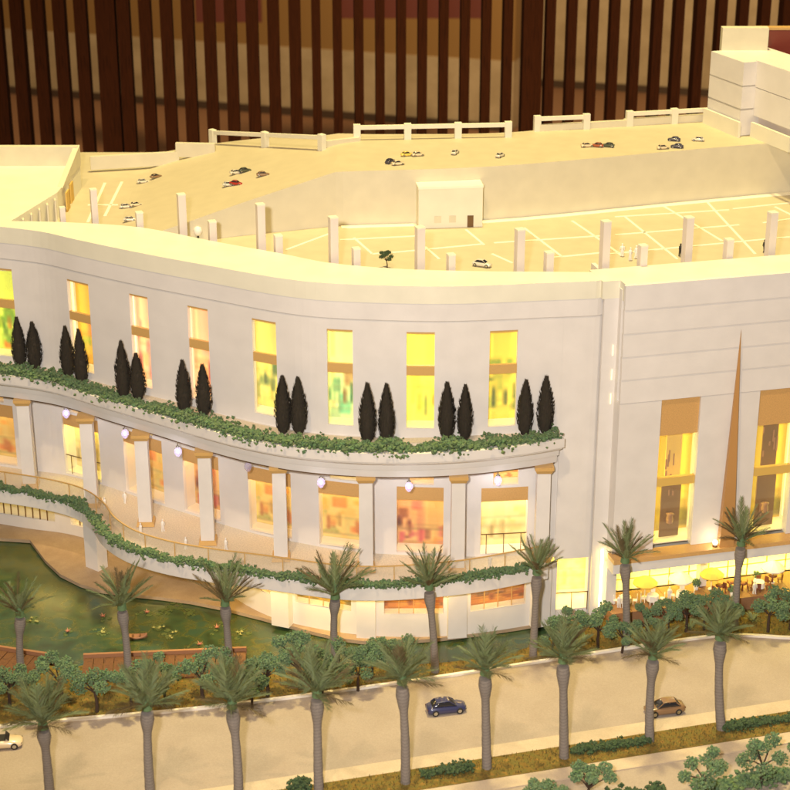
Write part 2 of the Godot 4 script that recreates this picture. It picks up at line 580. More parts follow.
func make_fronds() -> void:
	for k in 11:
		var thin := 0.6 if k > 5 else 1.0
		var rg := RandomNumberGenerator.new()
		rg.seed = 30 + k
		var b := Mb.new()
		var L := 4.0 * rg.randf_range(0.88, 1.1)
		var droop := rg.randf_range(0.12, 0.5)
		var P := func(t: float) -> Vector3: return Vector3(0.12 * sin(t * 3.0 + k), -droop * L * 0.45 * t * t, L * t * (1.0 - 0.12 * t))
		var pts := []
		var rad := []
		for i in 8:
			pts.append(P.call(i / 7.0))
			rad.append(lerpf(0.055, 0.012, i / 7.0))
		b.col = Color(1.1, 1.0, 0.8)
		b.tube(pts, rad, 4, false)
		var n := 42
		for i in n:
			var t := 0.10 + 0.90 * i / (n - 1.0)
			var o: Vector3 = P.call(t)
			var dir: Vector3 = (P.call(minf(t + 0.03, 1.02)) - P.call(t - 0.03)).normalized()
			for sd in [-1, 1]:
				var len := thin * 1.05 * (0.55 + 0.75 * sin(PI * clampf(t * 0.85 + 0.12, 0, 1))) * rg.randf_range(0.75, 1.1) * (1.0 - 0.5 * maxf(0, t - 0.6))
				var side := Vector3(sd, rg.randf_range(0.0, 0.75), 0)
				var tip := o + (dir * rg.randf_range(1.0, 1.5) + side * rg.randf_range(0.55, 0.95)).normalized() * len + Vector3(0, -0.08 * len, 0)
				var w := dir * 0.030 + Vector3(0, 0.02, 0)
				var g := rg.randf_range(0.6, 1.45)
				b.col = Color(g * rg.randf_range(0.9, 1.25), g, g * rg.randf_range(0.75, 1.1))
				var midp := o.lerp(tip, 0.5) + Vector3(0, 0.03, 0)
				b.tri(o - w, o + w, midp + w)
				b.tri(o - w, midp + w, midp - w)
				b.tri(midp - w, midp + w, tip)
		MESH["frond%d" % k] = b.done()
	for k in 3:
		var b := Mb.new()
		var pts := []
		var rad := []
		var bend := [0.22, -0.18, 0.05][k] as float
		for i in 15:
			var t := i / 14.0
			pts.append(Vector3(bend * sin(t * PI) , -0.1 + t, 0))
			var r := lerpf(0.42, 0.33, minf(1, t * 1.5))
			if t > 0.80:
				r = lerpf(0.34, 0.54, sin((t - 0.80) / 0.20 * PI * 0.72))
			rad.append(r * (1.03 if i % 2 else 0.98))
		var flat := []
		for p in pts:
			flat.append(Vector3(p.x, p.y * 8.0, 0))
		b.tube(flat, rad, 12)
		MESH["palm_trunk%d" % k] = b.done()
	var h := Mb.new()
	h.lathe(Vector3.ZERO, [Vector2(0.42, -0.1), Vector2(0.36, 0.35), Vector2(0.20, 1.0), Vector2(0.05, 1.7), Vector2(0.0, 1.75)], 9)
	MESH["palm_heart"] = h.done()

func palm(base: Vector2, crown: Vector2, spread: float, rise: float, kind: int, seed_: int, label: String, group: String, scale_ := 1.0) -> void:
	# base and crown: pixels of the trunk's foot and of the point where the fronds start
	var p := at(base.x, base.y, 0.15)
	var n := Vector3(0, 0, 1)
	var top := on_plane(crown.x, crown.y, p, n)
	var hgt := top.y - p.y
	var rg := RandomNumberGenerator.new()
	rg.seed = seed_
	var o := thing("palm_tree", label, "palm tree", p, group)
	var lean := Vector3(top.x - p.x, hgt, 0).normalized()
	var side := lean.cross(Vector3.BACK).normalized()
	var bs := Basis(side, lean, Vector3.BACK) * Basis(Vector3.UP, rg.randf() * TAU)
	var len := Vector3(top.x - p.x, hgt, 0).length()
	var tf := Transform3D(bs * Basis.from_scale(Vector3(scale_, len / 7.6, scale_)), Vector3.ZERO)
	part("trunk", MESH["palm_trunk%d" % (seed_ % 3)], M.palm_bark, o, tf)
	var cr := Vector3(top.x - p.x, hgt, 0)
	part("heart", MESH["palm_heart"], M.palm_heart, o, Transform3D(Basis(), cr))
	var count := 25 if kind == 0 else 22
	for i in count:
		var t := float(i) / count
		var el := lerpf(1.42, 0.30 if kind == 0 else 0.5, pow(t, 0.9)) + rg.randf_range(-0.12, 0.12)
		var az := i * 2.39996 + rg.randf_range(-0.25, 0.25)
		var sc := lerpf(1.12, 0.95, t) * rg.randf_range(0.88, 1.1)
		var fb := Basis(Vector3.UP, az) * Basis(Vector3.RIGHT, -el) * Basis(Vector3.BACK, rg.randf_range(-0.5, 0.5))
		var m := "frond_dry" if (kind == 0 and t > 0.9) or rg.randf() < (0.05 if kind == 0 else 0.28) else "frond"
		part("frond", MESH["frond%d" % (rg.randi() % 6 if kind == 0 else 6 + rg.randi() % 5)], M[m], o, Transform3D(fb.scaled(Vector3(spread, rise, spread) * sc), cr + Vector3(0, 0.15, 0)))


# ---------------------------------------------------------------- cars, people, furniture
func make_car_meshes() -> void:
	# unit car: length 3.4 along x, nose at +x
	var st := [[-1.70, 0.50, 0.30, 0.62], [-1.62, 0.62, 0.20, 0.72], [-1.30, 0.69, 0.14, 0.80], [-0.7, 0.71, 0.13, 0.80], [0.0, 0.71, 0.13, 0.78], [0.6, 0.71, 0.13, 0.76], [1.15, 0.69, 0.14, 0.68], [1.50, 0.64, 0.18, 0.60], [1.66, 0.52, 0.24, 0.52], [1.70, 0.44, 0.28, 0.46]]
	var b := Mb.new()
	loft(b, st, 0.82)
	MESH["car_body"] = b.done()
	b = Mb.new()
	loft(b, [[-1.28, 0.55, 0.74, 0.80], [-0.86, 0.56, 0.72, 1.13], [-0.3, 0.56, 0.72, 1.20], [0.2, 0.56, 0.72, 1.16], [0.72, 0.56, 0.70, 0.82], [0.80, 0.55, 0.70, 0.76]], 0.78)
	MESH["car_cabin"] = b.done()
	b = Mb.new()
	loft(b, [[-0.90, 0.42, 1.11, 1.145], [-0.6, 0.455, 1.14, 1.20], [-0.2, 0.46, 1.15, 1.225], [0.12, 0.45, 1.14, 1.20], [0.26, 0.42, 1.09, 1.13]], 0.85)
	for s in [-1, 1]:
		b.boxt(Transform3D(Basis(Vector3.RIGHT, -s * 0.28), Vector3(-0.28, 0.98, s * 0.49)), Vector3.ZERO, Vector3(0.07, 0.42, 0.05))
		b.boxt(Transform3D(Basis(Vector3.RIGHT, -s * 0.28) * Basis(Vector3.BACK, -0.81), Vector3(-1.05, 0.95, s * 0.49)), Vector3.ZERO, Vector3(0.10, 0.44, 0.05))
		b.boxt(Transform3D(Basis(Vector3.RIGHT, -s * 0.28) * Basis(Vector3.BACK, 0.95), Vector3(0.50, 0.95, s * 0.48)), Vector3.ZERO, Vector3(0.06, 0.56, 0.05))
	MESH["car_roof"] = b.done()
	b = Mb.new()
	var ring := []
	b.smooth(false)
	for i in 14:
		var a := TAU * i / 14
		var c := TAU * (i + 1) / 14
		for e in [[0.29, 0.06, 0.29, -0.06], [0.17, 0.075, 0.29, 0.06], [0.29, -0.06, 0.17, -0.075]]:
			b.quad(Vector3(cos(c) * e[0], sin(c) * e[0], e[1]), Vector3(cos(a) * e[0], sin(a) * e[0], e[1]), Vector3(cos(a) * e[2], sin(a) * e[2], e[3]), Vector3(cos(c) * e[2], sin(c) * e[2], e[3]))
	MESH["car_tyre"] = b.done()
	b = Mb.new()
	for i in 14:
		var a := TAU * i / 14
		var c := TAU * (i + 1) / 14
		for s in [-1, 1]:
			b.tri(Vector3(0, 0, s * 0.055), Vector3(cos(a) * 0.19, sin(a) * 0.19, s * 0.066), Vector3(cos(c) * 0.19, sin(c) * 0.19, s * 0.066))
	MESH["car_rim"] = b.done()
	b = Mb.new()
	b.box(Vector3.ZERO, Vector3(0.10, 0.10, 0.24))
	MESH["car_lamp"] = b.done()

func loft(b: Mb, st: Array, tuck: float) -> void:
	# stations [x, half width, y low, y high], each a rounded ring
	var rings := []
	for q in st:
		var w: float = q[1]
		var lo: float = q[2]
		var hi: float = q[3]
		var r := []
		for e in [[-0.86, 0.0], [-1.0, 0.18], [-1.0, 0.6], [-0.93, 0.86], [-tuck, 1.0], [tuck, 1.0], [0.93, 0.86], [1.0, 0.6], [1.0, 0.18], [0.86, 0.0]]:
			r.append(Vector3(q[0], lerpf(lo, hi, e[1]), w * e[0] * (1.0 if e[1] < 0.7 else lerpf(1.0, tuck, (e[1] - 0.7) / 0.3))))
		rings.append(r)
	b.smooth(true)
	for i in rings.size() - 1:
		for k in 10:
			var j := (k + 1) % 10
			b.quad(rings[i][j], rings[i][k], rings[i + 1][k], rings[i + 1][j])
	b.smooth(false)
	for k in range(1, 9):
		b.tri(rings[0][0], rings[0][k], rings[0][k + 1])
		b.tri(rings[-1][0], rings[-1][k + 1], rings[-1][k])

func car(called: String, p: Vector3, yaw: float, size: float, paint: String, label: String, group := "", open_top := false) -> void:
	var o := thing(called, label, "car", p, group, yaw)
	var k := Transform3D(Basis().scaled(Vector3.ONE * size), Vector3.ZERO)
	part("body", MESH["car_body"], M["paint_" + paint], o, k)
	if open_top:
		var b := Mb.new()
		b.box(Vector3(-0.25, 0.80, 0), Vector3(1.25, 0.06, 0.95))
		part("seat_well", b.done(), M.black, o, k)
		b = Mb.new()
		b.boxt(Transform3D(Basis(Vector3.BACK, 0.7), Vector3(0.5, 0.95, 0)), Vector3.ZERO, Vector3(0.05, 0.45, 1.05))
		part("windscreen", b.done(), M.car_glass, o, k)
		b = Mb.new()
		for z in [-0.25, 0.25]:
			b.box(Vector3(-0.35, 0.93, z), Vector3(0.14, 0.3, 0.36))
		part("seat", b.done(), M.chair_wood, o, k)
	else:
		part("window", MESH["car_cabin"], M.car_glass, o, k)
		part("roof", MESH["car_roof"], M["paint_" + paint], o, k)
	for x in [-1.05, 1.05]:
		for z in [-0.66, 0.66]:
			var w := node("wheel", o, Transform3D(k.basis, Vector3(x, 0.28, z) * size))
			part("tyre", MESH["car_tyre"], M.tyre, w)
			part("rim", MESH["car_rim"], M.chrome, w)
	if size > 0.6:
		for z in [-0.42, 0.42]:
			part("headlight", MESH["car_lamp"], M.chrome, o, Transform3D(k.basis, Vector3(1.63, 0.44, z) * size))
			part("tail_light", MESH["car_lamp"], M.red, o, Transform3D(k.basis, Vector3(-1.66, 0.56, z) * size))

func make_person() -> void:
	var b := Mb.new()
	b.smooth(true)
	for s in [-1, 1]:
		b.tube([Vector3(s * 0.10, 0, s * 0.07), Vector3(s * 0.10, 0.35, s * 0.03), Vector3(s * 0.08, 0.72, 0)], [0.075, 0.085, 0.11], 7)
		b.tube([Vector3(s * 0.19, 1.12, 0), Vector3(s * 0.25, 0.88, 0.03), Vector3(s * 0.23, 0.66, 0.09)], [0.065, 0.055, 0.045], 6)
		b.tube([Vector3(s * 0.10, 0.03, s * 0.07), Vector3(s * 0.11, 0.03, s * 0.07 + 0.13)], [0.05, 0.04], 6)
	b.tube([Vector3(0, 0.62, 0), Vector3(0, 0.80, 0), Vector3(0, 1.0, 0), Vector3(0, 1.14, 0), Vector3(0, 1.20, 0), Vector3(0, 1.28, 0)], [0.16, 0.15, 0.18, 0.19, 0.09, 0.06], 9)
	b.lathe(Vector3(0, 1.26, 0.01), [Vector2(0.0, 0.0), Vector2(0.075, 0.03), Vector2(0.10, 0.11), Vector2(0.085, 0.19), Vector2(0.0, 0.23)], 9)
	MESH["person"] = b.done()

func person(p: Vector3, yaw: float, m: String, label: String, group: String, size := 0.9) -> void:
	var o := part("person", MESH["person"], M[m], self, Transform3D(Basis(Vector3.UP, yaw).scaled(Vector3.ONE * size), p))
	o.name = numbered("person")
	o.set_meta("label", label)
	o.set_meta("category", "figurine")
	o.set_meta("group", group)


# ---------------------------------------------------------------- the place
var WALL: Crv
var ARC: Crv
var CORN: Crv
var BALC: Crv
var LOW: Crv
var INN: Crv

func v2(a: Array) -> Array:
	var r := []
	for i in range(0, a.size(), 2):
		r.append(Vector2(a[i], a[i + 1]))
	return r

func curves() -> void:
	WALL = Crv.new(v2([-62, -167, -50, -163, -44, -161.2, -38.9, -159.7, -33.6, -157.8, -29.1, -154.8, -22.8, -150.8, -16.5, -147.2, -10.5, -143.9, -6.1, -142.3, 0.2, -141.5, 4.5, -141.35, 8.5, -141.7, 13, -142.3, 17.2, -142.8, 18.3, -143.3, 18.75, -144.3, 18.8, -147.0]))
	ARC = Crv.new(v2([-62, -170, -50, -165.5, -44, -163.3, -38, -161.2, -33.6, -159.9, -29, -157.3, -22.1, -152.3, -13.9, -147.0, -9.4, -144.9, -5, -143.2, 0.1, -142.3, 7.8, -141.9, 12.1, -142.3, 15, -142.7]))
	CORN = Crv.new(v2([-62, -163, -50, -159.3, -43, -157.3, -38.2, -156.1, -33.1, -154.1, -27.6, -150.2, -22.4, -146.6, -17.5, -143.1, -12.8, -140.3, -8.3, -138.5, -3, -137.5, 2.2, -137.4, 7.4, -138.1, 11.8, -139.4, 15.0, -140.7]))
	BALC = Crv.new(v2([-62, -162, -50, -158.4, -44, -156.5, -38.8, -154.9, -34.6, -153.4, -31.2, -151.5, -29.0, -148.8, -27.2, -145.2, -24.5, -142.1, -20.7, -139.8, -16.5, -138.3, -12, -137.1, -5.7, -135.3, -2.0, -134.9, 2.2, -135.3, 7.5, -136.5, 13.8, -139.0]))
	LOW = Crv.new(v2([-19.5, -150.5, -16, -147, -13, -143.8, -10.4, -141.9, -6.5, -140.2, -2.6, -139.2, 1.5, -138.9, 5.6, -139.2, 9.5, -140.1, 13.4, -141.4, 15.2, -142.0]))
	INN = Crv.new(v2([-62, -166.5, -50, -163, -44, -161.6, -36.9, -161.0, -31, -160.5, -24.1, -158.8, -16.9, -154.4, -10.4, -150.6, -5.7, -147.7, 0.6, -146.0, 6.5, -145.4, 12.7, -145.2, 18.2, -145.1]))

func hole(c: Crv, x0: float, x1: float, y0: float, y1: float) -> Rect2:
	var a := c.by_x(x0)
	return Rect2(a, y0, c.by_x(x1) - a, y1 - y0)

func strip_slab(mb: Mb, a: Crv, a0: float, a1: float, off_a: float, b: Crv, b0: float, b1: float, off_b: float, y0: float, y1: float) -> void:
	# a slab between two curves (a in front), sampled in step
	var n := 90
	var f := []
	var r := []
	for i in n + 1:
		var t := lerpf(a0, a1, float(i) / n)
		var u := lerpf(b0, b1, float(i) / n)
		f.append(a.pos(t) + a.nrm(t) * off_a)
		r.append(b.pos(u) + b.nrm(u) * off_b)
	for i in n:
		var p := [f[i], f[i + 1], r[i + 1], r[i]]
		var lo := p.map(func(q: Vector2) -> Vector3: return Vector3(q.x, y0, q.y))
		var hi := p.map(func(q: Vector2) -> Vector3: return Vector3(q.x, y1, q.y))
		mb.quad(hi[0], hi[1], hi[2], hi[3])
		mb.quad(lo[3], lo[2], lo[1], lo[0])
		mb.quad(lo[0], lo[1], hi[1], hi[0])
		mb.quad(lo[2], lo[3], hi[3], hi[2])
		if i == 0:
			mb.quad(lo[3], lo[0], hi[0], hi[3])
		if i == n - 1:
			mb.quad(lo[1], lo[2], hi[2], hi[1])

func _ready() -> void:
	rng.seed = 7
	var cam := Camera3D.new()
	cam.name = "camera"
	cam.position = Vector3(0, EYE * S, 0)
	cam.rotation_degrees = Vector3(-PITCH, 0, 0)
	cam.fov = rad_to_deg(2.0 * atan(395.0 / FPX))
	cam.near = 0.02
	cam.far = 40.0
	var lens := CameraAttributesPhysical.new()
	lens.frustum_focal_length = 12.0 * FPX / 395.0
	lens.frustum_focus_distance = 1.62
	lens.exposure_aperture = 11.0
	lens.frustum_near = 0.02
	lens.frustum_far = 40.0
	cam.attributes = lens
	add_child(cam)
	cam.current = true
	var env := Environment.new()
	env.background_mode = Environment.BG_COLOR
	env.background_color = Color(0.76, 0.66, 0.54)
	env.background_energy_multiplier = 0.42
	env.tonemap_mode = Environment.TONE_MAPPER_LINEAR
	env.tonemap_exposure = 1.0
	env.sdfgi_enabled = true
	env.ssao_enabled = true
	env.ssil_enabled = true
	var we := WorldEnvironment.new()
	we.name = "environment"
	we.environment = env
	add_child(we)
	room_light(Vector3(-34, 225, -22), Vector3(22, 10, -146), Color(1.0, 0.87, 0.68), 2.2, 0.035, 29, "ceiling_lamp")
	room_light(Vector3(10, 260, -182), Vector3(6, 30, -172), Color(1.0, 0.915, 0.63), 7.4, 0.10, 24, "roof_lamp")
	room_light(Vector3(-7, 85, -1), Vector3(8, 24, -150), Color(1.0, 0.975, 0.955), 1.9, 0.02, 24, "camera_flash")
	room_light(Vector3(70, 200, -440), Vector3(30, -20, -720), Color(1.0, 0.86, 0.62), 15.0, 0.2, 60, "added_hall_light")  # last one: unseen light added to brighten the wall behind the slats
	materials()
	curves()
	make_tree_meshes()
	make_fronds()
	make_car_meshes()
	make_person()
	grounds()
	hall()
	curved_wing()
	flat_wing()
	parking()
	roof_blocks()
	planting()
	traffic()
	cafe()
	small_things()


# ---------------------------------------------------------------- ground
const KERB := [-75, -113, -50, -119.4, -33, -123.8, -16.5, -126.6, 0.4, -130.7, 14.7, -134.8, 22, -136.9, 26, -138.0, 29.5, -138.8, 32.5, -138.9, 35.5, -138.5, 39, -138.5, 44, -139.5, 75, -146]

func band(z0: float, z1: float) -> PackedVector2Array:
	# strip along the street between two depths measured at x = 12.4
	var k := tan(deg_to_rad(15.0))
	return PackedVector2Array([Vector2(-75, z0 + k * 87.4), Vector2(75, z0 - k * 62.6), Vector2(75, z1 - k * 62.6), Vector2(-75, z1 + k * 87.4)])

func grounds() -> void:
	var b := Mb.new()
	b.box(Vector3(0, -3.3, -150), Vector3(160, 5.0, 190))
	ground("display_table", b.done(), M.table)
	b = Mb.new()
	b.box(Vector3(-20, -0.58, -143), Vector3(110, 0.3, 44))
	ground("pond_water", b.done(), M.pond)
	var kerb := Crv.new(v2(KERB), 6)
	var poly := PackedVector2Array()
	for p in kerb.p:
		poly.append(p)
	poly.append_array([Vector2(75, -60), Vector2(-75, -60)])
	b = Mb.new()
	b.prism(poly, -0.75, 0.0)
	ground("road", b.done(), M.road)
	b = Mb.new()
	ribbon(b, kerb, 0.5, kerb.total() - 0.5, [Vector2(-0.28, -0.5), Vector2(0.02, -0.5), Vector2(0.02, 0.22), Vector2(-0.28, 0.22)], 1.5)
	ground("kerb", b.done(), M.kerb)
	# verge between the pond and the road
	poly = PackedVector2Array()
	for i in kerb.p.size():
		var t := kerb.s[i]
		poly.append(kerb.p[i] - kerb.nrm(t) * 0.2)
	poly.append_array([Vector2(75, -152), Vector2(22, -143), Vector2(17.5, -142.4), Vector2(15.0, -139.6)])
	for q in [[540, 644], [500, 656], [450, 662], [400, 666], [330, 668], [290, 667], [240, 664], [180, 661], [90, 664], [70, 668], [0, 660]]:
		var w := at(q[0], q[1], 0.1)
		poly.append(Vector2(w.x, w.z))
	poly.append(Vector2(-75, -127))
	b = Mb.new()
	b.prism(poly, -0.9, 0.12)
	ground("grass_verge", b.done(), M.turf)
	# plaza under and in front of the curved wing
	poly = PackedVector2Array()
	for q in [[0, 538], [30, 540], [45, 560], [60, 574], [80, 584], [100, 590], [130, 594], [160, 597], [190, 601], [220, 607], [260, 617], [310, 631], [340, 638], [362, 641], [400, 641], [440, 638], [480, 633], [520, 627], [553, 621]]:
		var w := at(q[0], q[1], 0.0)
		poly.append(Vector2(w.x, w.z))
	poly.append_array([Vector2(19.5, -141.8), Vector2(20, -172), Vector2(-75, -178), Vector2(-75, -166)])
	b = Mb.new()
	b.prism(poly, -0.35, 0.0)
	ground("plaza", b.done(), M.plaza)
	b = Mb.new()
	var off := Geometry2D.offset_polygon(poly, -0.12)
	b.prism(off[0], -0.7, -0.35)
	ground("plaza_plinth", b.done(), M.pond_edge)
	# strips beside the road
	b = Mb.new()
	b.prism(band(-122.3, -120.55), -0.1, 0.12)
	ground("pavement", b.done(), M.pavement)
	b = Mb.new()
	b.prism(band(-120.55, -117.6), -0.1, 0.17)
	ground("median", b.done(), M.turf)
	b = Mb.new()
	b.prism(band(-117.6, -116.1), -0.1, 0.12)
	ground("median_pavement", b.done(), M.pavement)
	# short flock grass on median and verge
	var rg := RandomNumberGenerator.new()
	rg.seed = 21
	b = Mb.new()
	var k := tan(deg_to_rad(15.0))
	for i in 5200:
		var x := rg.randf_range(-42, 42)
		var z := rg.randf_range(-120.45, -117.7) - k * (x - 12.4)
		if i % 5 == 0:
			continue
		blade(b, Vector3(x, 0.16, z), rg)
	for i in 6500:
		var t := rg.randf_range(0, kerb.total())
		var q := kerb.pos(t) - kerb.nrm(t) * rg.randf_range(0.35, 4.5)
		if Geometry2D.is_point_in_polygon(q, verge_poly):
			blade(b, Vector3(q.x, 0.11, q.y), rg)
	var g := ground("flock_grass", b.done(), M.blade)
	g.set_meta("kind", "stuff")
	g.set_meta("label", "short ochre flock grass on median and verge")
	g.set_meta("category", "grass")

var verge_poly := PackedVector2Array([Vector2(-75, -113), Vector2(75, -147), Vector2(75, -152), Vector2(22, -143), Vector2(14, -138), Vector2(8, -135), Vector2(-8, -133.4), Vector2(-30, -133), Vector2(-75, -127)])

func blade(b: Mb, p: Vector3, rg: RandomNumberGenerator) -> void:
	var a := rg.randf() * TAU
	var w := Vector3(cos(a), 0, sin(a)) * 0.05
	var k := rg.randf_range(0.5, 1.6)
	b.col = Color(k * rg.randf_range(0.8, 1.25), k, k * rg.randf_range(0.6, 1.1))
	b.tri(p - w, p + w, p + Vector3(rg.randf_range(-0.08, 0.08), rg.randf_range(0.12, 0.3), rg.randf_range(-0.08, 0.08)))


# ---------------------------------------------------------------- hall behind
func hall() -> void:
	var b := Mb.new()
	b.box(Vector3(0, -82, -450), Vector3(1200, 4, 1100))
	ground("hall_floor", b.done(), M.hall_floor)
	for s in [[-420, -830, 46, -673], [60, -760, 420, -655]]:
		var a := Vector3(s[0], 0, s[1])
		var e := Vector3(s[2], 0, s[3])
		var yaw := -atan2(e.z - a.z, e.x - a.x)
		var o := thing("hall_wall", "beige partition wall seen through the wooden slats" if s[0] < 0 else "olive beige partition wall beyond the slats behind the white tower", "wall", (a + e) / 2 + Vector3(0, -80, 0), "", yaw)
		var len := a.distance_to(e)
		b = Mb.new()
		b.box(Vector3(0, 14, -5), Vector3(len, 27, 9.4))
		part("lower_panel", b.done(), M.hall_wall, o)
		b = Mb.new()
		b.box(Vector3(0, 1.5, 0.4), Vector3(len, 3, 1.5))
		part("skirting", b.done(), M.hall_trim, o)
		b = Mb.new()
		b.box(Vector3(0, 90, -5.6), Vector3(len, 125, 9.0))
		part("upper_panel", b.done(), M.hall_panel if s[0] < 0 else M.hall_wall, o)
	for q in [[195, 262, -4, 22], [338, 486, -8, 18]]:
		var p0 := on_plane(q[0], q[2], Vector3(0, 0, -600), Vector3.BACK)
		var p1 := on_plane(q[1], q[3], Vector3(0, 0, -600), Vector3.BACK)
		b = Mb.new()
		b.box(Vector3.ZERO, Vector3(p1.x - p0.x, (p0.y + 30) - p1.y, 2.0))
		var o := thing("banner", "small dark red banner hung beyond the slats" if q[0] < 300 else "wide dark red banner hung beyond the slats", "banner", Vector3((p0.x + p1.x) / 2, (p0.y + 30 + p1.y) / 2, -600))
		part("cloth", b.done(), M.red, o)
	# the slat screen
	var o := thing("slat_screen", "tall screen of dark brown vertical wooden slats behind the model", "screen", Vector3(0, -80, -262))
	b = Mb.new()
	b.box(Vector3(0, 1.5, 0), Vector3(190, 3, 6))
	part("bottom_rail", b.done(), M.slat, o)
	b = Mb.new()
	b.box(Vector3(0, 231.5, 0), Vector3(190, 3, 6))
	part("top_rail", b.done(), M.slat, o)
	b = Mb.new()
	b.box(Vector3(0, 116, 0), Vector3(1.35, 226, 2.8))
	var slat := b.done()
	b = Mb.new()
	b.box(Vector3(0, 116, 0), Vector3(1.8, 226, 3.2))
	var wide_slat := b.done()
	b = Mb.new()
	b.box(Vector3(0, 116, 0), Vector3(2.9, 226, 3.4))
	var thick := b.done()
	for i in 46:
		var x := (i - 23) * 3.19 + 0.9
		var fat: bool = i in [9, 29]
		part("slat", thick if fat else wide_slat if i < 19 else slat, M.slat, o, Transform3D(Basis(Vector3.UP, 0.06 + rng.randf_range(-0.015, 0.015)), Vector3(x + (0.5 if fat else 0.0), 0, rng.randf_range(-0.2, 0.2))))


# ---------------------------------------------------------------- curved wing
func shop_picture(n: int) -> Material:
	if not M.has("print%d" % n):
		var P := [
			[Color(0.80, 0.86, 0.40), [Color(0.75, 0.80, 0.1), Color(0.8, 0.45, 0.1), Color(0.3, 0.5, 0.1)]],
			[Color(0.86, 0.70, 0.20), [Color(0.6, 0.7, 0.15), Color(0.9, 0.5, 0.2), Color(0.8, 0.6, 0.1)]],
			[Color(0.93, 0.80, 0.66), [Color(0.95, 0.5, 0.5), Color(0.9, 0.7, 0.5), Color(0.85, 0.4, 0.5)]],
			[Color(0.93, 0.80, 0.64), [Color(0.9, 0.35, 0.45), Color(0.5, 0.3, 0.3), Color(0.95, 0.7, 0.5)]],
			[Color(0.92, 0.86, 0.50), [Color(0.3, 0.55, 0.35), Color(0.25, 0.4, 0.25), Color(0.8, 0.75, 0.3)]],
			[Color(0.90, 0.90, 0.70), [Color(0.45, 0.75, 0.6), Color(0.25, 0.5, 0.4), Color(0.5, 0.3, 0.15)]],
			[Color(0.92, 0.88, 0.40), [Color(0.8, 0.85, 0.3), Color(0.9, 0.8, 0.2), Color(0.85, 0.9, 0.4)]],
			[Color(0.90, 0.82, 0.30), [Color(0.35, 0.5, 0.12), Color(0.6, 0.6, 0.15), Color(0.25, 0.35, 0.1)]],
			[Color(0.93, 0.82, 0.46), [Color(0.92, 0.55, 0.22), Color(0.62, 0.62, 0.28), Color(0.95, 0.72, 0.3)]],
			[Color(0.91, 0.76, 0.44), [Color(0.8, 0.3, 0.3), Color(0.55, 0.25, 0.12), Color(0.9, 0.6, 0.25)]],
			[Color(0.80, 0.52, 0.20), [Color(0.68, 0.32, 0.10), Color(0.40, 0.22, 0.08), Color(0.90, 0.66, 0.26)]],
			[Color(0.92, 0.85, 0.62), [Color(0.9, 0.8, 0.5), Color(0.88, 0.78, 0.5)]],
			[Color(0.80, 0.66, 0.22), [Color(0.35, 0.32, 0.08), Color(0.6, 0.5, 0.1)]],
		]
		M["print%d" % n] = print_image(100 + n, P[n][0], P[n][1])
	return M["print%d" % n]

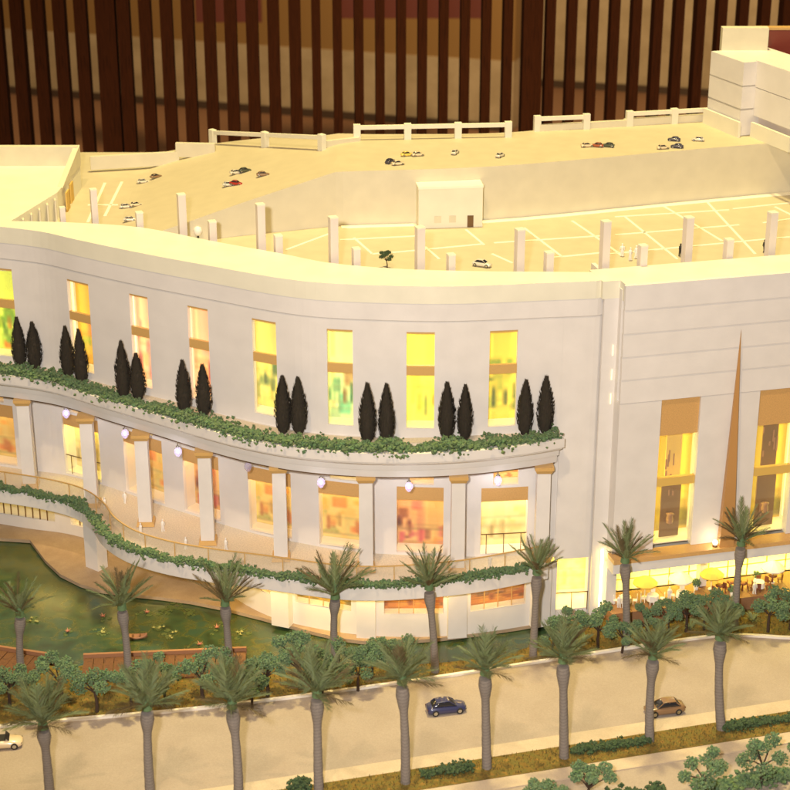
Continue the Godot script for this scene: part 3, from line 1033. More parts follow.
func curved_wing() -> void:
	var o := thing("curved_building", "white curved model building with lit windows and a columned arcade", "building")
	var s_end := WALL.by_x(14.7)
	# upper storey
	var win := [[-39.6, -36.85, 0, "glow_lime"], [-31.05, -28.75, 1, "glow_warm"], [-24.55, -22.7, 2, "glow_peach"], [-18.8, -16.85, 3, "glow_peach"], [-12.7, -10.5, 4, "glow_warm"], [-5.95, -3.7, 5, "glow_lime"], [1.0, 3.45, 6, "glow_lime"], [8.25, 10.7, 7, "glow_warm"]]
	var holes := []
	for w in win:
		holes.append(hole(WALL, w[0], w[1], 19.7, 28.75))
	var b := Mb.new()
	panel_wall(b, WALL, 2.0, s_end, 18.5, 32.4, 0.45, holes)
	part("upper_wall", b.done(), M.facade, o)
	for i in win.size():
		var r: Rect2 = holes[i]
		lit_window(o, "window", WALL.frame(r.get_center().x, 19.7), r.size.x, 9.05, 1.4, shop_picture(win[i][2]), win[i][3], 0.0008, [[0.0, 5.0], [5.85, 9.0]], [[5.0, 5.85], [8.86, 9.05]], "gold", 0.45)
	b = Mb.new()
	ribbon(b, WALL, 2.0, WALL.total() - 0.5, [Vector2(-0.3, 29.75), Vector2(0.08, 29.75), Vector2(0.13, 29.82), Vector2(0.13, 32.62), Vector2(-0.3, 32.62)])
	part("fascia", b.done(), M.facade, o)
	b = Mb.new()
	strip_slab(b, WALL, 2.0, WALL.by_x(18.2), 0.2, INN, 2.0, INN.total(), 0.0, 31.4, 33.0)
	part("roof_parapet", b.done(), M.parapet, o)
	# tall end wall with the lit entrance
	var eh := Rect2(WALL.by_x(14.85), 0.8, WALL.by_x(17.9) - WALL.by_x(14.85), 5.3)
	b = Mb.new()
	panel_wall(b, WALL, s_end + 0.003, WALL.total(), 0.0, 32.4, 0.45, [eh])
	part("end_wall", b.done(), M.facade, o)
	var en := lit_window(o, "entrance", WALL.frame(eh.get_center().x, 0.8), eh.size.x, 5.3, 3.4, shop_picture(11), "glow_warm", 0.0022, [[0.0, 5.3]], [], "gold", 0.45, "bright yellow lit entrance beside the rounded wall end")
	b = Mb.new()
	for x in [-1.5, 0.0, 1.5]:
		b.box(Vector3(x, 0.9, 0.15), Vector3(0.06, 1.9, 0.06))
	b.box(Vector3(0, 1.85, 0.15), Vector3(3.1, 0.07, 0.07))
	part("railing", b.done(), M.metal_dark, en)
	# cornice with planter
	b = Mb.new()
	ribbon(b, CORN, 2.0, CORN.total(), [Vector2(-5.0, 16.2), Vector2(-1.3, 16.2), Vector2(-1.25, 16.9), Vector2(-0.95, 17.0), Vector2(-0.9, 17.5), Vector2(-0.4, 17.85), Vector2(-0.35, 18.1), Vector2(0, 18.15), Vector2(0, 19.0), Vector2(-0.4, 19.0), Vector2(-0.4, 18.75), Vector2(-5.0, 18.75)])
	part("cornice", b.done(), M.facade, o)
	b = Mb.new()
	ribbon(b, CORN, 2.0, CORN.total() - 0.6, [Vector2(-3.6, 18.7), Vector2(-2.5, 18.7), Vector2(-2.5, 18.95), Vector2(-3.6, 18.95)])
	part("ledge_walk", b.done(), M.balcony_floor, o)
	b = Mb.new()
	ribbon(b, CORN, 2.0, CORN.total() - 0.2, [Vector2(-1.45, 16.08), Vector2(-1.33, 16.08), Vector2(-1.33, 16.23), Vector2(-1.45, 16.23)])
	part("soffit_dark_line", b.done(), M.metal_dark, o)  # thin dark strip along the front edge of the soffit
	# arcade storey
	var shop := [[-45.5, -38.5, 8, "glow_amber", 0], [-33.3, -29.3, 11, "glow_lime", 1], [-26.6, -22.4, 8, "glow_amber", 0], [-20.3, -16.6, 9, "glow_amber", 0], [-13.7, -9.6, 8, "glow_amber", 0], [-7.0, -2.6, 8, "glow_amber", 0], [0.15, 4.4, 9, "glow_amber", 0], [7.8, 12.05, 11, "glow_cream", 2]]
	holes = []
	for w in shop:
		holes.append(hole(ARC, w[0], w[1], 6.95, 13.6))
	for w in shop:
		holes.append(hole(ARC, w[0] + 1.05, w[1] - 0.9, 13.85, 15.7))
	b = Mb.new()
	panel_wall(b, ARC, 2.0, ARC.by_x(14.8), 6.3, 16.4, 0.45, holes)
	part("arcade_wall", b.done(), M.facade, o)
	for i in shop.size():
		var r: Rect2 = holes[i]
		var e: float = [0.0013, 0.0024, 0.0032][shop[i][4]]
		var w := lit_window(o, "shop_window", ARC.frame(r.get_center().x, 6.95), r.size.x, 6.65, 1.5, shop_picture(shop[i][2]), shop[i][3], e, [[0.0, 5.3]], [[5.3, 6.65]], "bronze", 0.45, "", false)
		for k in w.get_children():
			if k.name.begins_with("transom"):
				k.name = "header"
		if shop[i][4] > 0:
			b = Mb.new()
			for x in [-1.6, 0.0, 1.6]:
				b.box(Vector3(x, 1.0, -0.1), Vector3(0.06, 2.0, 0.06))
			b.box(Vector3(0, 2.0, -0.1), Vector3(r.size.x - 0.1, 0.07, 0.07))
			part("railing", b.done(), M.metal_dark, w)
		r = holes[i + shop.size()]
		lit_window(o, "clerestory", ARC.frame(r.get_center().x, 13.85), r.size.x, 1.85, 1.2, shop_picture([10, 10, 5, 10, 10, 5, 10, 8][i]), "glow_amber", 0.00022, [[0.0, 1.85]], [], "gold", 0.45, "", false)
	# balcony
	b = Mb.new()
	strip_slab(b, BALC, 2.0, BALC.total() - 0.3, -0.3, ARC, 2.0, ARC.by_x(14.6), -0.2, 6.1, 6.7)
	part("balcony_floor", b.done(), M.balcony_floor, o)
	b = Mb.new()
	ribbon(b, BALC, 2.0, BALC.total(), [Vector2(-0.6, 5.9), Vector2(-0.06, 5.9), Vector2(0, 5.96), Vector2(0, 7.2), Vector2(-0.06, 7.3), Vector2(-0.6, 7.3)])
	part("balcony_fascia", b.done(), M.facade, o)
	var rail := node("balcony_railing", o)
	b = Mb.new()
	ribbon(b, BALC, 20.0, BALC.total() - 0.3, [Vector2(-1.34, 8.62), Vector2(-1.24, 8.62), Vector2(-1.24, 8.72), Vector2(-1.34, 8.72)])
	part("handrail", b.done(), M.gold, rail)
	b = Mb.new()
	ribbon(b, BALC, 20.0, BALC.total() - 0.3, [Vector2(-1.31, 6.7), Vector2(-1.27, 6.7), Vector2(-1.27, 8.6), Vector2(-1.31, 8.6)])
	part("glass_panel", b.done(), M.rail_glass, rail)
	b = Mb.new()
	b.box(Vector3(0, 0.95, 0), Vector3(0.08, 1.9, 0.08))
	var pm := b.done()
	for i in 20:
		part("post", pm, M.gold, rail, BALC.frame(20.5 + i * 3.55, 6.7, -1.29))
	# strip lamps under the balcony; two wide left panels added to brighten the plaza
	for x in [-36.5, -31.5, -24.0, -19.5, -14.5, -8.5, -2.5, 3.5, 9.5]:
		var f := BALC.frame(BALC.by_x(x), 6.02, -1.9)
		var u := node("underside_lamp_or_fill", o, f)
		b = Mb.new()
		var wide: bool = x < -30
		b.box(Vector3(0, 0.02, -1.6 if wide else 0.0), Vector3(4.6 if wide else 2.6, 0.1, 2.6 if wide else 0.35))
		part("added_fill_panel" if wide else "lamp_or_glow_strip", b.done(), M.added_fill_glow if wide else M.glow_amber, u)
		area(u, Transform3D(Basis(Vector3.RIGHT, -PI / 2), Vector3(0, -0.08, -1.6 if wide else 0.0)), 4.6 if wide else 2.6, 2.6 if wide else 0.35, M.glow_amber.emission, 0.0050 if x > -16 and x < -7 else 0.0024 if x > -30 else 0.0016)
	# columns and piers
	var cb := Mb.new()
	cb.box(Vector3(0, 4.6, 0), Vector3(1.25, 8.5, 1.25), 0.0, 0.95)
	var shaft := cb.done()
	cb = Mb.new()
	cb.box(Vector3(0, 0.26, 0), Vector3(1.7, 0.42, 1.7), 0.0, 0.9)
	var base := cb.done()
	cb = Mb.new()
	cb.box(Vector3(0, 9.02, 0), Vector3(1.3, 0.36, 1.3), 0.0, 1.25)
	cb.box(Vector3(0, 9.34, 0), Vector3(1.7, 0.3, 1.7))
	var cap := cb.done()
	cb = Mb.new()
	cb.box(Vector3(0, 3.0, -0.05), Vector3(1.75, 6.1, 1.3))
	var pier := cb.done()
	var cols := [[-43.2, -160.0], [-36.4, -157.3], [-29.5, -152.8], [-23.7, -148.7], [-17.4, -144.8], [-10.4, -141.5], [-2.6, -139.4], [5.6, -139.4], [13.3, -141.4]]
	for q in cols:
		var yaw := CORN.frame(CORN.by_x(q[0]), 0).basis
		var c := node("column", o, Transform3D(Basis(Vector3.UP, 0.03), Vector3(q[0], 6.7, q[1])))
		part("shaft", shaft, M.facade, c)
		part("base", base, M.gold, c)
		part("capital", cap, M.gold, c)
		if q[0] > -12 or absf(q[0] + 29.5) < 1:
			part("pier", pier, M.facade, o, Transform3D(yaw, Vector3(q[0], 0.05, q[1] + 0.15)))
	# ground storey
	var low := [[-14.6, -11.6, 8], [-9.2, -4.0, 12], [-1.0, 4.4, 10], [6.9, 12.0, 10]]
	holes = []
	for w in low:
		holes.append(hole(LOW, w[0], w[1], 2.35, 4.7))
	b = Mb.new()
	panel_wall(b, LOW, 0.2, LOW.total() - 0.3, 0.0, 6.05, 0.35, holes)
	part("ground_wall", b.done(), M.facade, o)
	for i in low.size():
		var r: Rect2 = holes[i]
		var w := lit_window(o, "ground_window", LOW.frame(r.get_center().x, 2.35), r.size.x, 2.35, 0.8, shop_picture(low[i][2]), "glow_warm", [0.00022, 0.00016, 0.00009, 0.00007][i], [[0.0, 2.35]], [], "gold", 0.35, "", false)
		var n := int(r.size.x / 1.25)
		for k in n - 1:
			b = Mb.new()
			b.box(Vector3((k + 1 - n / 2.0) * r.size.x / n, 1.17, -0.2), Vector3(0.07, 2.33, 0.08))
			part("mullion", b.done(), M.bronze, w)
	# wall at the back of the open ground storey
	var gl := [[-47.0, -34.9], [-33.2, -30.5], [-27, -23]]
	holes = []
	for w in gl:
		holes.append(hole(ARC, w[0], w[1], 1.2, 4.8))
	b = Mb.new()
	panel_wall(b, ARC, 2.0, ARC.by_x(-12), 0.0, 6.05, 0.35, holes)
	part("rear_wall", b.done(), M.facade, o)
	for i in gl.size():
		var r: Rect2 = holes[i]
		var w := lit_window(o, "ground_window", ARC.frame(r.get_center().x, 1.2), r.size.x, 3.6, 2.4, shop_picture(12), "glow_warm", 0.0006, [[0.0, 3.6]], [], "gold", 0.35, "", false)
		var n := int(r.size.x / 0.8)
		for k in n - 1:
			b = Mb.new()
			b.box(Vector3((k + 1 - n / 2.0) * r.size.x / n, 1.8, -0.2), Vector3(0.09, 3.58, 0.1))
			part("mullion", b.done(), M.door_brown, w)


# ---------------------------------------------------------------- flat wing on the right
func flat_wing() -> void:
	var o := thing("flat_building", "white flat fronted model wing with lap boards and tall lit windows", "building", Vector3(19.8, 0, -141.2), "", deg_to_rad(14))
	var b := Mb.new()
	b.box(Vector3(0.25, 19.7, -4.9), Vector3(0.4, 25.3, 7.8))
	part("side_wall", b.done(), M.facade, o)
	for q in [[0.5, 3.5, -2.2, 1.0, 6.9, 2.2], [10.2, 3.6, -2.6, 0.75, 4.2, 0.75], [21.2, 3.6, -2.6, 0.75, 4.2, 0.75]]:
		b = Mb.new()
		b.box(Vector3(q[0], q[1], q[2]), Vector3(q[3], q[4], q[5]))
		part("ground_pier", b.done(), M.facade, o)
	var ys := [33.0, 30.8, 28.6, 26.45, 24.3, 22.05]
	for i in 5:
		var hgt: float = ys[i] - ys[i + 1]
		b = Mb.new()
		b.boxt(Transform3D(Basis(Vector3.RIGHT, -0.055), Vector3(17.0, (ys[i] + ys[i + 1]) / 2 - (0.03 if i == 0 else 0.0), -0.22)), Vector3.ZERO, Vector3(34, hgt - 0.03, 0.36))
		part("board", b.done(), M.facade, o)
	b = Mb.new()
	b.box(Vector3(17.2, 27.5, -0.7), Vector3(33.6, 10.7, 0.4))
	part("backing_wall", b.done(), M.facade, o)
	for q in [[0.0, 3.95], [7.7, 13.4], [17.2, 22.9], [26.6, 34.0]]:
		b = Mb.new()
		b.box(Vector3((q[0] + q[1]) / 2, 14.65, -0.5), Vector3(q[1] - q[0], 14.75, 0.9))
		part("pier", b.done(), M.facade, o)
	for i in 3:
		var u := [5.825, 15.3, 24.75][i] as float
		b = Mb.new()
		b.box(Vector3(u, 20.25, -0.45), Vector3(3.73, 3.55, 0.3))
		part("header", b.done(), M.bronze, o)
		var w := lit_window(o, "tall_window", Transform3D(Basis(), Vector3(u, 7.55, -0.1)), 3.74, 10.95, 2.4, shop_picture(12), "glow_lime", 0.0025, [[0.0, 5.95], [6.75, 10.95]], [[5.95, 6.75]], "amber_tan", 0.6)
		b = Mb.new()
		b.box(Vector3(0.25, 2.95, -1.5), Vector3(1.9, 5.7, 0.12))
		part("display_panel", b.done(), M.door_brown, w)
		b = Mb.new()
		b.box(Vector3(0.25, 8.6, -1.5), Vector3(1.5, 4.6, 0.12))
		part("upper_display_panel", b.done(), M.amber_tan if i == 0 else M.door_brown, w)  # first window: paler amber paints in the yellow glow washing out the brown
		b = Mb.new()
		for k in 9:
			b.box(Vector3(0.25 + rng.randf_range(-0.75, 0.75), rng.randf_range(0.8, 10.0), -1.42), Vector3(rng.randf_range(0.08, 0.2), rng.randf_range(0.4, 1.6), 0.05))
		part("display_goods", b.done(), M.timber_edge, w)
		b = Mb.new()
		b.lathe(Vector3(0.1, 1.6, -1.05), [Vector2(0.16, 0.0), Vector2(0.3, 0.1), Vector2(0.34, 0.5), Vector2(0.26, 0.8), Vector2(0.4, 1.0), Vector2(0.0, 1.1)], 10)
		part("vase", b.done(), M.timber_edge, w)
	b = Mb.new()
	b.box(Vector3(16.9, 7.05, 0.45), Vector3(34.4, 0.4, 1.7))
	part("ledge", b.done(), M.bronze, o)
	b = Mb.new()
	b.box(Vector3(16.9, 6.33, 0.35), Vector3(34.4, 1.02, 1.6))
	part("ledge_fascia", b.done(), M.facade, o)
	b = Mb.new()
	b.box(Vector3(17, 6.0, -2.0), Vector3(34, 0.3, 3.0))
	part("overhang_ceiling", b.done(), M.inside, o)
	b = Mb.new()
	b.prism(PackedVector2Array([Vector2(0.1, -0.42), Vector2(34, -0.42), Vector2(34, -5.0), Vector2(-1.5, -5.0), Vector2(-1.5, -1.62), Vector2(0.1, -1.62)]), 31.4, 33.01)
	part("roof_parapet", b.done(), M.parapet, o)
	# terrace storey
	var t := lit_window(o, "cafe_front", Transform3D(Basis(), Vector3(17.2, 1.5, -3.2)), 32.0, 4.3, 4.0, shop_picture(6), "glow_lime", 0.034, [], [], "gold", 0.3, "", false)
	for i in 16:
		b = Mb.new()
		b.box(Vector3(-15.0 + i * 2.0, 2.05, -0.15), Vector3(1.93, 4.05, 0.04))
		part("pane", b.done(), M.glass, t)
		b = Mb.new()
		b.box(Vector3(-16.0 + i * 2.0, 2.05, -0.1), Vector3(0.09, 4.1, 0.12))
		part("mullion", b.done(), M.bronze, t)
	b = Mb.new()
	b.box(Vector3(0, 1.2, -0.1), Vector3(32, 0.08, 0.1))
	part("glazing_bar", b.done(), M.bronze, t)
	for u in [2.0, 6.0, 12.0, 16.0]:  # lights added under the overhang to brighten the terrace
		b = Mb.new()
		b.box(Vector3(u, 5.78, -1.4), Vector3(2.6, 0.08, 0.5))
		part("lamp_or_glow_strip", b.done(), M.glow_warm, o)
		area(o, Transform3D(Basis(Vector3.RIGHT, -PI / 2), Vector3(u, 5.70, -1.4)), 2.6, 0.5, M.glow_warm.emission, 0.0012)
	b = Mb.new()
	b.box(Vector3(-0.55, 16.4, -1.78), Vector3(1.5, 32.6, 0.3))
	part("infill_wall", b.done(), M.facade, o)
	for y in [26.6, 24.3, 22.0]:  # light showing through narrow gaps, put in as glowing bars
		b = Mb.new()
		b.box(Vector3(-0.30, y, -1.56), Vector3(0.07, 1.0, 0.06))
		part("lamp_or_glow_strip", b.done(), M.glow_warm, o)
	# upright lamp in the gap beside the rounded wall
	b = Mb.new()
	b.box(Vector3(-0.42, 4.2, -1.45), Vector3(0.26, 6.0, 0.12))
	part("lamp_or_glow_strip", b.done(), M.glow_warm, o)
	area(o, Transform3D(Basis(), Vector3(-0.42, 4.2, -1.36)), 0.26, 6.0, M.glow_warm.emission, 0.0016)
	# terrace slab
	var s := thing("terrace", "rust brown raised terrace under the flat wing with parasols on it", "terrace", Vector3(19.8, 0, -141.2), "", deg_to_rad(14))
	for i in 17:
		b = Mb.new()
		b.box(Vector3(1.0 + i * 2.0, 0.72, -1.25), Vector3(1.97, 1.44, 3.9))
		part("slab", b.done(), M.terrace, s)
	# the spire
	b = Mb.new()
	var tip := Vector3(10.75, 28.4, 0.55)
	var q := [Vector3(10.05, 7.26, 1.1), Vector3(11.45, 7.26, 1.2), Vector3(11.55, 7.26, 0.35), Vector3(10.15, 7.26, 0.25)]
	for i in 4:
		b.tri(q[i], q[(i + 1) % 4], tip)
	var sp := thing("spire", "tapering bronze spire standing on the ledge between the tall windows", "spire", Vector3(19.8, 0, -141.2), "", deg_to_rad(14))
	part("blade", b.done(), M.spire_bronze, sp)
	var lp := thing("floor_lamp", "small glowing round lamp at the foot of the bronze spire", "lamp", Vector3(19.8, 0, -141.2), "", deg_to_rad(14))
	b = Mb.new()
	b.lathe(Vector3(9.75, 7.26, 0.75), [Vector2(0.0, 0.0), Vector2(0.25, 0.02), Vector2(0.22, 0.15), Vector2(0.0, 0.16)], 12)
	part("base", b.done(), M.metal_dark, lp)
	b = Mb.new()
	b.lathe(Vector3(9.75, 7.4, 0.75), [Vector2(0.0, 0.0), Vector2(0.2, 0.06), Vector2(0.29, 0.27), Vector2(0.2, 0.48), Vector2(0.0, 0.55)], 14)
	part("globe", b.done(), M.glow_cream, lp)
	var l := OmniLight3D.new()
	l.name = "globe_light"
	l.light_color = M.glow_cream.emission
	l.light_energy = 0.0004
	l.light_size = 0.003
	l.omni_range = 1.0
	l.omni_attenuation = 2.0
	l.shadow_enabled = true
	lp.add_child(l)
	l.position = Vector3(9.75, 7.68, 0.75) * S


# ---------------------------------------------------------------- parking decks
func deck_y(x: float) -> float:
	return clampf(35.6 + 0.245 * minf(0, x + 6.0), 30.25, 35.6)

func on_deck(px: float, py: float) -> Vector3:
	var y := 34.0
	for i in 12:
		y = deck_y(at(px, py, y).x)
	return at(px, py, y)

func parking() -> void:
	var o := thing("parking_roof", "cream rooftop car park with a sunken deck and curved ramp", "car park")
	var b := Mb.new()
	b.prism(PackedVector2Array([Vector2(-75, -162), Vector2(-37, -160), Vector2(-24, -158), Vector2(-10, -150), Vector2(0, -145.8), Vector2(19, -144), Vector2(75, -158), Vector2(75, -200), Vector2(-75, -200)]), 29.4, 30.0)
	part("lower_deck", b.done(), M.deck, o)
	var E := Crv.new(v2([-34, -160.5, -24, -162.3, -15.4, -166.0, -8.5, -168.6, -6.0, -169.5, -4.5, -169.8, 10.8, -172.0, 32.5, -179.2, 60, -188]), 8)
	var B := Crv.new(v2([-36, -198, -25.5, -198, -15, -193, -7.0, -186.5, 2, -185.7, 12.5, -186.5, 22, -190.5, 36, -196, 60, -206]), 8)
	var top := Mb.new()
	var wall := Mb.new()
	var n := 90
	for i in n:
		var e0 := E.pos(E.total() * i / n)
		var e1 := E.pos(E.total() * (i + 1) / n)
		var b0 := B.pos(B.total() * i / n)
		var b1 := B.pos(B.total() * (i + 1) / n)
		for k in 6:
			var c := [e0.lerp(b0, k / 6.0), e1.lerp(b1, k / 6.0), e1.lerp(b1, (k + 1) / 6.0), e0.lerp(b0, (k + 1) / 6.0)]
			var w := []
			for p in c:
				w.append(Vector3(p.x, deck_y(p.x), p.y))
			top.quad(w[0], w[1], w[2], w[3])
		wall.quad(Vector3(e0.x, 29.9, e0.y), Vector3(e1.x, 29.9, e1.y), Vector3(e1.x, deck_y(e1.x), e1.y), Vector3(e0.x, deck_y(e0.x), e0.y))
		wall.quad(Vector3(b1.x, 29.9, b1.y), Vector3(b0.x, 29.9, b0.y), Vector3(b0.x, deck_y(b0.x), b0.y), Vector3(b1.x, deck_y(b1.x), b1.y))
	part("upper_deck", top.done(), M.deck, o)
	part("deck_wall", wall.done(), M.deck_wall, o)
	b = Mb.new()
	ribbon(b, E, E.by_x(-5.5), E.total(), [Vector2(0.1, 29.9), Vector2(1.1, 29.9), Vector2(1.1, 30.04), Vector2(0.1, 30.04)], 2.0)
	part("walkway", b.done(), M.line, o)
	# painted bay lines
	for q in [[625, 217, 677, 259], [663, 206, 722, 241], [706, 201, 755, 254], [615, 217, 729, 210], [733, 209, 790, 203], [615, 235, 739, 225], [610, 254, 790, 237], [775, 207, 795, 217], [524, 228, 562, 257], [572, 221, 600, 240], [466, 230, 484, 245], [425, 247, 439, 259], [400, 252, 484, 244], [494, 243, 600, 236], [549, 258, 600, 253], [492, 254, 512, 263], [354, 238, 372, 254], [286, 250, 329, 234], [600, 240, 622, 256], [763, 223, 790, 219], [340, 240, 420, 236], [372, 254, 400, 252]]:
		stripe(o, at(q[0], q[1], 30.0), at(q[2], q[3], 30.0), 0.26)
	for q in [[105, 183, 88, 222], [122, 182, 105, 216], [88, 205, 112, 205], [110, 205, 118, 205]]:
		stripe(o, at(q[0], q[1], 30.25), at(q[2], q[3], 30.25), 0.3)
	# low walls along the back
	for q in [[92, 172, 178, 160, 1.5], [178, 160, 214, 152, 1.6], [540, 131, 628, 126, 0.8], [625, 126, 705, 121, 0.9], [325, 148, 358, 141, 0.7]]:
		var a := on_deck(q[0], q[1])
		var e := on_deck(q[2], q[3])
		b = Mb.new()
		var yaw := -atan2(e.z - a.z, e.x - a.x)
		b.box((a + e) / 2 + Vector3(0, q[4] / 2 - 0.1, 0), Vector3(a.distance_to(e) + 0.2, q[4], 0.5), yaw)
		part("low_wall", b.done(), M.deck_wall, o)
	# guard rails
	for q in [[213, 144, 322, 150, 3, "pale guard rail along the descending ramp"], [357, 140, 508, 137, 4, "long pale guard rail behind the black and yellow toy cars"], [537, 131, 586, 129, 2, "short pale guard rail near the rust coloured toy car"], [629, 126, 718, 121, 3, "pale guard rail ending at the white tower"]]:
		var a := on_deck(q[0], q[1])
		var e := on_deck(q[2], q[3])
		var g := thing("guard_rail", q[5], "railing", a, "guard rails of the rooftop car park", -atan2(e.z - a.z, e.x - a.x))
		var len := Vector2(e.x - a.x, e.z - a.z).length()
		var tilt := (e.y - a.y) / len
		b = Mb.new()
		b.boxt(Transform3D(Basis(Vector3.BACK, atan(tilt)), Vector3(len / 2, 1.35 + tilt * len / 2, 0)), Vector3.ZERO, Vector3(len + 0.4, 0.42, 0.4))
		part("bar", b.done(), M.parapet, g)
		for i in q[4]:
			var x: float = len * i / (q[4] - 1.0)
			b = Mb.new()
			b.box(Vector3(x, 0.75 + tilt * x, 0), Vector3(0.75, 1.9, 0.6))
			part("post", b.done(), M.parapet, g)
	# posts standing behind the roof parapet
	var talls := [[93, 190, 222, 0.7], [181, 195, 233, 0.85], [260, 205, 248, 0.85], [333, 218, 262, 0.85], [420, 228, 268, 0.85], [520, 230, 270, 0.85], [606, 222, 268, 0.85], [689, 218, 259, 0.85], [773, 213, 255, 0.85], [62, 208, 222, 0.6], [139, 213, 228, 0.75], [212, 222, 240, 0.8], [278, 236, 253, 0.8], [356, 249, 266, 0.75], [451, 255, 271, 0.75], [549, 253, 272, 0.8], [643, 246, 268, 0.8], [729, 240, 260, 0.8]]
	for i in talls.size():
		var q = talls[i]
		var p := at(q[0], q[2], 33.0)
		p.z -= 0.9
		var topp := on_plane(q[0], q[1], p, Vector3.BACK)
		p.x = topp.x
		p.y = 30.2 if q[0] < 110 else 30.0
		var tall: bool = i < 9
		var g := thing("roof_post", ["tall thin pale post by the bay lines near the annex", "tall pale post beside the white globe on the roof", "tall pale post before the ramp's low end", "tall pale post before the inner corner of the deck wall", "tall pale post before the white stair house", "tall pale post between the silver car and the stripes", "tall pale post standing beside the pale figurines", "tall pale post with a black figurine, beyond the pale figurines", "tall pale post with a black figurine, last before the tower"][i] if tall else "short square pale post between the tall roof posts", "post", p, "tall roof posts" if tall else "short roof posts", 0.35)
		b = Mb.new()
		b.box(Vector3(0, (topp.y - p.y) / 2, 0), Vector3(q[3] * 0.85, topp.y - p.y, q[3] * 0.85))
		part("shaft", b.done(), M.post, g)
		b = Mb.new()
		b.box(Vector3(0, topp.y - p.y + 0.06, 0), Vector3(q[3] * 0.9, 0.14, q[3] * 0.9))
		part("cap", b.done(), M.parapet, g)
	# stair house
	var p0 := at(417, 229, 30.0)
	var p1 := at(481, 227, 30.0)
	var sh := thing("stair_house", "small white stair house with a dark door against the deck wall", "shed", (p0 + p1) / 2 + Vector3(0, 0, -1.4), "", -atan2(p1.z - p0.z, p1.x - p0.x))
	var wdt := p0.distance_to(p1)
	b = Mb.new()
	b.box(Vector3(0, 2.05, 0), Vector3(wdt, 4.1, 2.6))
	part("wall", b.done(), M.parapet, sh)
	b = Mb.new()
	b.box(Vector3(0, 4.2, 0), Vector3(wdt + 0.1, 0.24, 2.75))
	part("roof", b.done(), M.line, sh)
	b = Mb.new()
	b.box(Vector3(wdt * 0.31, 0.62, 1.31), Vector3(0.62, 1.2, 0.08))
	part("door", b.done(), M.metal_dark, sh)
	for x in [-1.3, 0.2]:
		b = Mb.new()
		b.box(Vector3(x, 0.9, 1.31), Vector3(0.7, 0.7, 0.06))
		part("window", b.done(), M.deck_wall, sh)

func stripe(o: Node, a: Vector3, e: Vector3, w: float) -> void:
	var b := Mb.new()
	b.box((a + e) / 2 + Vector3(0, 0.02, 0), Vector3(a.distance_to(e), 0.05, w), -atan2(e.z - a.z, e.x - a.x))
	part("painted_line", b.done(), M.line, o)


